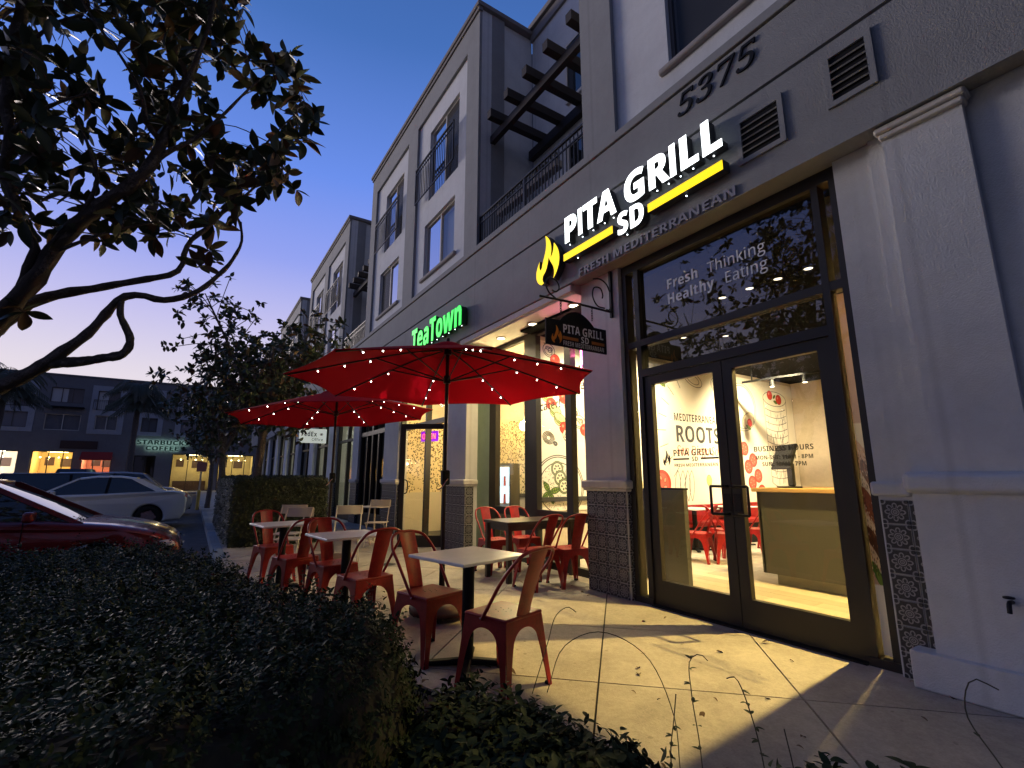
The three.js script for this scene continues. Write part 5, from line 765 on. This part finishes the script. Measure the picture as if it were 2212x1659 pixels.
// ---------------------------------------------------------------- the block across the car park, facing down the row (local x runs towards -z)
{
  const D = thing('corner_building', 'three-storey shop and flat building across the car park with lit shop windows', 'building', [-61, 0, 0], Math.PI / 2);
  const r = (z0, z1) => [-z1, -z0];   // a stretch of world z as local x
  const deep = (n, g, m) => mesh(n, g, m, D);
  const grey = stucco(rgb(.20, .20, .21)), light = stucco(rgb(.40, .42, .46)), shops = [[9.55, 12.45, 'yellow'], [6.7, 8.95, 'red'], [13.3, 17.5, 'white'], [-1.6, 1.9, 'cafe'], [-5.5, -2.2, 'cafe']];
  deep('wall', holed(-24, 12, 0, 5.45, [...shops.map(([a, b]) => [...r(a, b), .02, 3.75]), [...r(3.25, 5.0), .02, 3.5]], -.3, 0), grey);
  const panels = [[6.25, 8.9], [3.05, 5.3], [12.7, 15.6], [16.4, 19.2], [-1, 2], [-4.6, -1.8]], W2 = [];
  for (const [a, b] of panels) { W2.push([...r(a + .45, b - .5), 5.85, 7.25], [...r(a + .5, b - .45), 7.75, 9.65]); }
  const gaps = [[9.5, 12.0], [9.5, 12.1]];
  W2.push([...r(9.45, 12.0), 5.7, 7.2], [...r(9.5, 11.85), 8.3, 9.7]);
  deep('wall', holed(-24, 12, 5.45, 10.85, W2, -.3, 0), grey); deep('parapet', rb(-24.1, 12.1, 10.85, 11.0, -.5, .1, .02), grey); deep('core', bx(-24, 12, .0, 10.9, -9, -4), grey); deep('floor_slab', [bx(-24, 12, 3.8, 5.4, -4, -.301), bx(-24, 12, -.1, .01, -4, -.301)], grey); deep('room_dark', bx(-24, 12, 5.45, 10.8, -1.2, -1.1), grey);
  for (const [a, b] of panels) { const [x0, x1] = r(a, b), w = [[...r(a + .45, b - .5), 5.85, 7.25], [...r(a + .5, b - .45), 7.75, 9.65]]; mesh('light_panel_wall', holed(x0, x1, 5.46, 10.15, w, .001, .06), light, D); railing(D, x0 + .2, x1 - .25, 7.8, 8.75, .12, .16); }
  W2.forEach(([x0, x1, y0, y1], i) => { const m = (x0 + x1) / 2, f = deep('window', ringFrame(x0, x1, y0, y1, -.16, -.1, .06, i === W2.length - 1 ? [x0 + (x1 - x0) / 3, x0 + (x1 - x0) * 2 / 3] : [m]), i % 3 ? vinylDark : vinyl); pane(f, x0 + .06, x1 - .06, y0 + .06, y1 - .06, -.13); mesh('blind', bx(x0 + .02, i % 2 ? m : x1 - .02, y0 + .02, y1 - .02, -.25, -.24), i % 4 === 1 || i === W2.length - 1 ? clothM : curtainM, f); });
  deep('awning', [bx(...r(9.3, 12.1), 7.75, 7.9, .0, .5)], M.black);
  const fasciaM = std(rgb(.05, .025, .02), .7); deep('brown_board', bx(...r(7.9, 10.6), 4.0, 4.75, .002, .08), fasciaM);
  const aw = extr([[0, 0], [.8, -.15], [.8, -.25], [0, .55]], 2.3); aw.rotateY(-Math.PI / 2); aw.translate(r(6.68, 8.98)[1], 3.2, .01); deep('red_awning', aw, std(rgb(.42, .03, .025), .8));
  // lit rooms behind the shop windows
  const rooms = { yellow: [rgb(.62, .45, .2), rgb(1, .72, .28), 30], red: [rgb(.5, .2, .12), rgb(1, .66, .4), 20], white: [rgb(.6, .55, .48), rgb(1, .85, .66), 48], cafe: [rgb(.5, .42, .22), rgb(1, .8, .4), 12] };
  for (const [a, b, kind] of shops) {
    const [x0, x1] = r(a, b), [wc, lc, pw] = rooms[kind], m = (x0 + x1) / 2, f = deep('shop_front', ringFrame(x0, x1, .02, 3.75, -.2, -.1, .07, [x0 + (x1 - x0) * .4, x0 + (x1 - x0) * .75]), M.bronze);
    pane(f, x0 + .07, x1 - .07, .09, 3.68, -.15); mesh('shop_room', [bx(x0 - .1, x1 + .1, 0.01, 3.79, -3.9, -3.8), bx(x0 - .1, x0 - .02, .01, 3.79, -3.8, -.31), bx(x1 + .02, x1 + .1, .01, 3.79, -3.8, -.31)], std(wc, .9, { map: tx.mottle }), f);
    mesh('menu_board', [bx(x0 + .3, x0 + 1.0, 2.5, 3.3, -3.79, -3.76), bx(m, m + .9, 2.4, 3.2, -3.79, -3.76)], fasciaM, f); mesh('counter', bx(x0 + .2, x1 - .3, .02, 1.0, -3.2, -2.8), fasciaM, f);
    mesh('ceiling_lamp', [bx(m - .7, m + .7, 3.72, 3.76, -2.4, -1.8), ...[-1.0, -.4, .3, .9].map((u) => new THREE.SphereGeometry(.07, 10, 8).translate(m + u, 3.2, -1.0))], glow(lc, 9), f);
    const l = new THREE.PointLight(lc, pw); l.position.set(-61 - 1.4, 3.1, -m); l.castShadow = true; scene.add(l);
  }
  mesh('dark_doors', ringFrame(...r(3.25, 5.0), .02, 3.5, -.2, -.1, .09, [-4.1]), M.bronze, D); pane(D, ...r(3.3, 4.95), .1, 3.4, -.15, M.darkGlass);
  const s = thing('coffee_sign', 'pale green halo-lit STARBUCKS COFFEE lettering across the car park', 'sign', [-61, 0, 0], Math.PI / 2);
  const halo = glow(rgb(.6, 1, .85), 2.6, rgb(.3, .6, .5)), dk = std(rgb(.02, .05, .04), .6);
  letters('STARBUCKS', -4.95, -.6, 4.62, .42, .08, .08, halo, dk, s); letters('COFFEE', -4.2, -1.4, 4.05, .40, .08, .08, halo, dk, s);
  const tb = (z, x, lbl) => { const t = thing('patio_set', lbl, 'patio table', [x, -.0, z]); mesh('table_top', cyl(.4, .4, .04, 0, .72, 0, 16), M.darkWood, t); mesh('post', cyl(.04, .04, .72, 0, 0, 0, 8), M.black, t); for (const a of [0, 2.1, 4.2]) { mesh('chair_back', rb(-.2, .2, .45, .9, -.02, .02, .01).rotateY(a).translate(Math.sin(a) * .6, 0, Math.cos(a) * .6), std(rgb(.12, .03, .02), .6), t); mesh('chair_seat', rb(-.2, .2, .42, .46, -.2, .2, .01).rotateY(a).translate(Math.sin(a) * .45, 0, Math.cos(a) * .45), M.darkWood, t); mesh('chair_leg', [bx(-.19, -.16, 0, .42, -.19, -.16), bx(.16, .19, 0, .42, -.19, -.16), bx(-.19, -.16, 0, .42, .16, .19), bx(.16, .19, 0, .42, .16, .19)].map((g) => g.rotateY(a).translate(Math.sin(a) * .45, 0, Math.cos(a) * .45)), M.black, t); } };
  structure(mesh('far_pavement', bx(-61, -55, -.149, -.002, -12, 24), M.concrete));
  tb(10.4, -58.6, 'dark patio table with chairs before the amber lit shop window'); tb(8.6, -58.6, 'dark patio table with chairs between the amber shop and red awning'); tb(11.9, -58.4, 'dark patio table with chairs at the bright shop end of the amber window');
}
// ---------------------------------------------------------------- palms, posts
function palm(label, x, z, h, R, n, sd) {
  const keep = seed; seed = sd; const t = thing('palm_tree', label, 'palm', [x, -.1, z]);
  mesh('trunk', limb([V(0, 0, 0), V(.1, h * .5, .05), V(0, h, 0)], [.28, .2, .17], 14, 10), M.bark, t);
  const fm = [rgb(.05, .055, .028), rgb(.07, .065, .035)].map((c) => std(c, .7, { side: THREE.DoubleSide }));
  for (let i = 0; i < n; i++) {
    const a = i * 2.4 + rr(-.2, .2), up = rr(-1.7, 1.1), L = R * rr(.75, 1.1), g = [], c = new THREE.QuadraticBezierCurve3(V(0, h, 0), V(Math.cos(a) * L * .5, h + up * L * .55 + .25, Math.sin(a) * L * .5), V(Math.cos(a) * L * .95, h + up * L * .35 - L * .42, Math.sin(a) * L * .95));
    g.push(flat(new THREE.TubeGeometry(c, 10, .015, 4)));
    for (let k = 2; k < 22; k++) { const p = c.getPoint(k / 22), tg = c.getTangent(k / 22), sd2 = V().crossVectors(tg, V(0, 1, 0)).normalize(); for (const s of [-1, 1]) { const q = leafGeo(R * .36 * (1 - Math.abs(k / 22 - .45)), .055, .1, .5); const dir = sd2.clone().multiplyScalar(s).addScaledVector(tg, .7).add(V(0, -.25, 0)).normalize(); q.applyQuaternion(new THREE.Quaternion().setFromUnitVectors(V(1, 0, 0), dir)); q.translate(p.x, p.y, p.z); g.push(q); } }
    mesh('frond', g, fm[i % 2], t);
  }
  seed = keep; return t;
}
palm('palm standing before the pale panel of the building across', -51, 4.35, 8.8, 2.5, 64, 5);
palm('palm with its crown level with the far parapet, by the bright shop', -50, 12.2, 8.9, 2.6, 64, 6);
palm('palm behind the far building with only its crown over the roof', -74, 10.3, 12.2, 2.4, 30, 8);
palm('tall palm in the car park, mirrored in the door glass side light', -5.5, 15, 12, 2.6, 24, 9);
{ // fallen leaves and bits along the edges of the paving
  const t = thing('leaf_litter', 'dry fallen leaves scattered along the edges of the terrace paving', 'leaves'), sp = [], o = new THREE.Object3D(), g = leafGeo(.06, .03, .5, .5);
  for (let i = 0; i < 90; i++) { const x = rr(-9, 1.5), e = Math.min(-.7, edgeZ(x)); sp.push([x, i % 3 ? e - Math.pow(rnd(), 2) * 1.2 : -4.05 + Math.pow(rnd(), 2) * .9]); }
  const im = new THREE.InstancedMesh(g, std(rgb(.10, .055, .025), .8, { side: THREE.DoubleSide }), sp.length); sp.forEach(([x, z], i) => { o.position.set(x, .012, z); o.rotation.set(rr(-.3, .3), rnd() * 6.3, rr(-.2, .3)); o.scale.setScalar(rr(.5, 1.2)); o.updateMatrix(); im.setMatrixAt(i, o.matrix); }); im.name = 'leaves'; im.userData.kind = 'stuff'; t.add(im); t.userData.kind = 'stuff';
}
{
  const t = thing('sign_post', 'thin post with a small red and white sign at the end of the stalls', 'sign post', [-27.5, -.15, -.35]); mesh('post', cyl(.03, .03, 2.2, 0, 0, 0, 10), M.cream, t); mesh('panel', rb(-.01, .01, 1.75, 2.2, -.2, .2, .005).translate(.04, 0, 0), std(rgb(.6, .25, .2), .6), t); mesh('sleeve', cyl(.07, .07, .9, 0, 0, 0, 12), std(rgb(.5, .36, .08), .7), t);
  const c = thing('manhole_cover', 'round cast cover let into the paving past the first umbrella', 'cover', [-7.6, .0005, -2.66]); mesh('lid', cyl(.11, .11, .004, 0, 0, 0, 24), M.iron, c); mesh('rim', new THREE.TorusGeometry(.115, .006, 6, 28).rotateX(Math.PI / 2).translate(0, .002, 0), M.kerb, c);
}

// ---------------------------------------------------------------- shadows on, draw
scene.traverse((o) => { if (o.isMesh) { o.castShadow = true; o.receiveShadow = true; } });
renderer.setSize(1024, 768);
renderer.render(scene, camera);
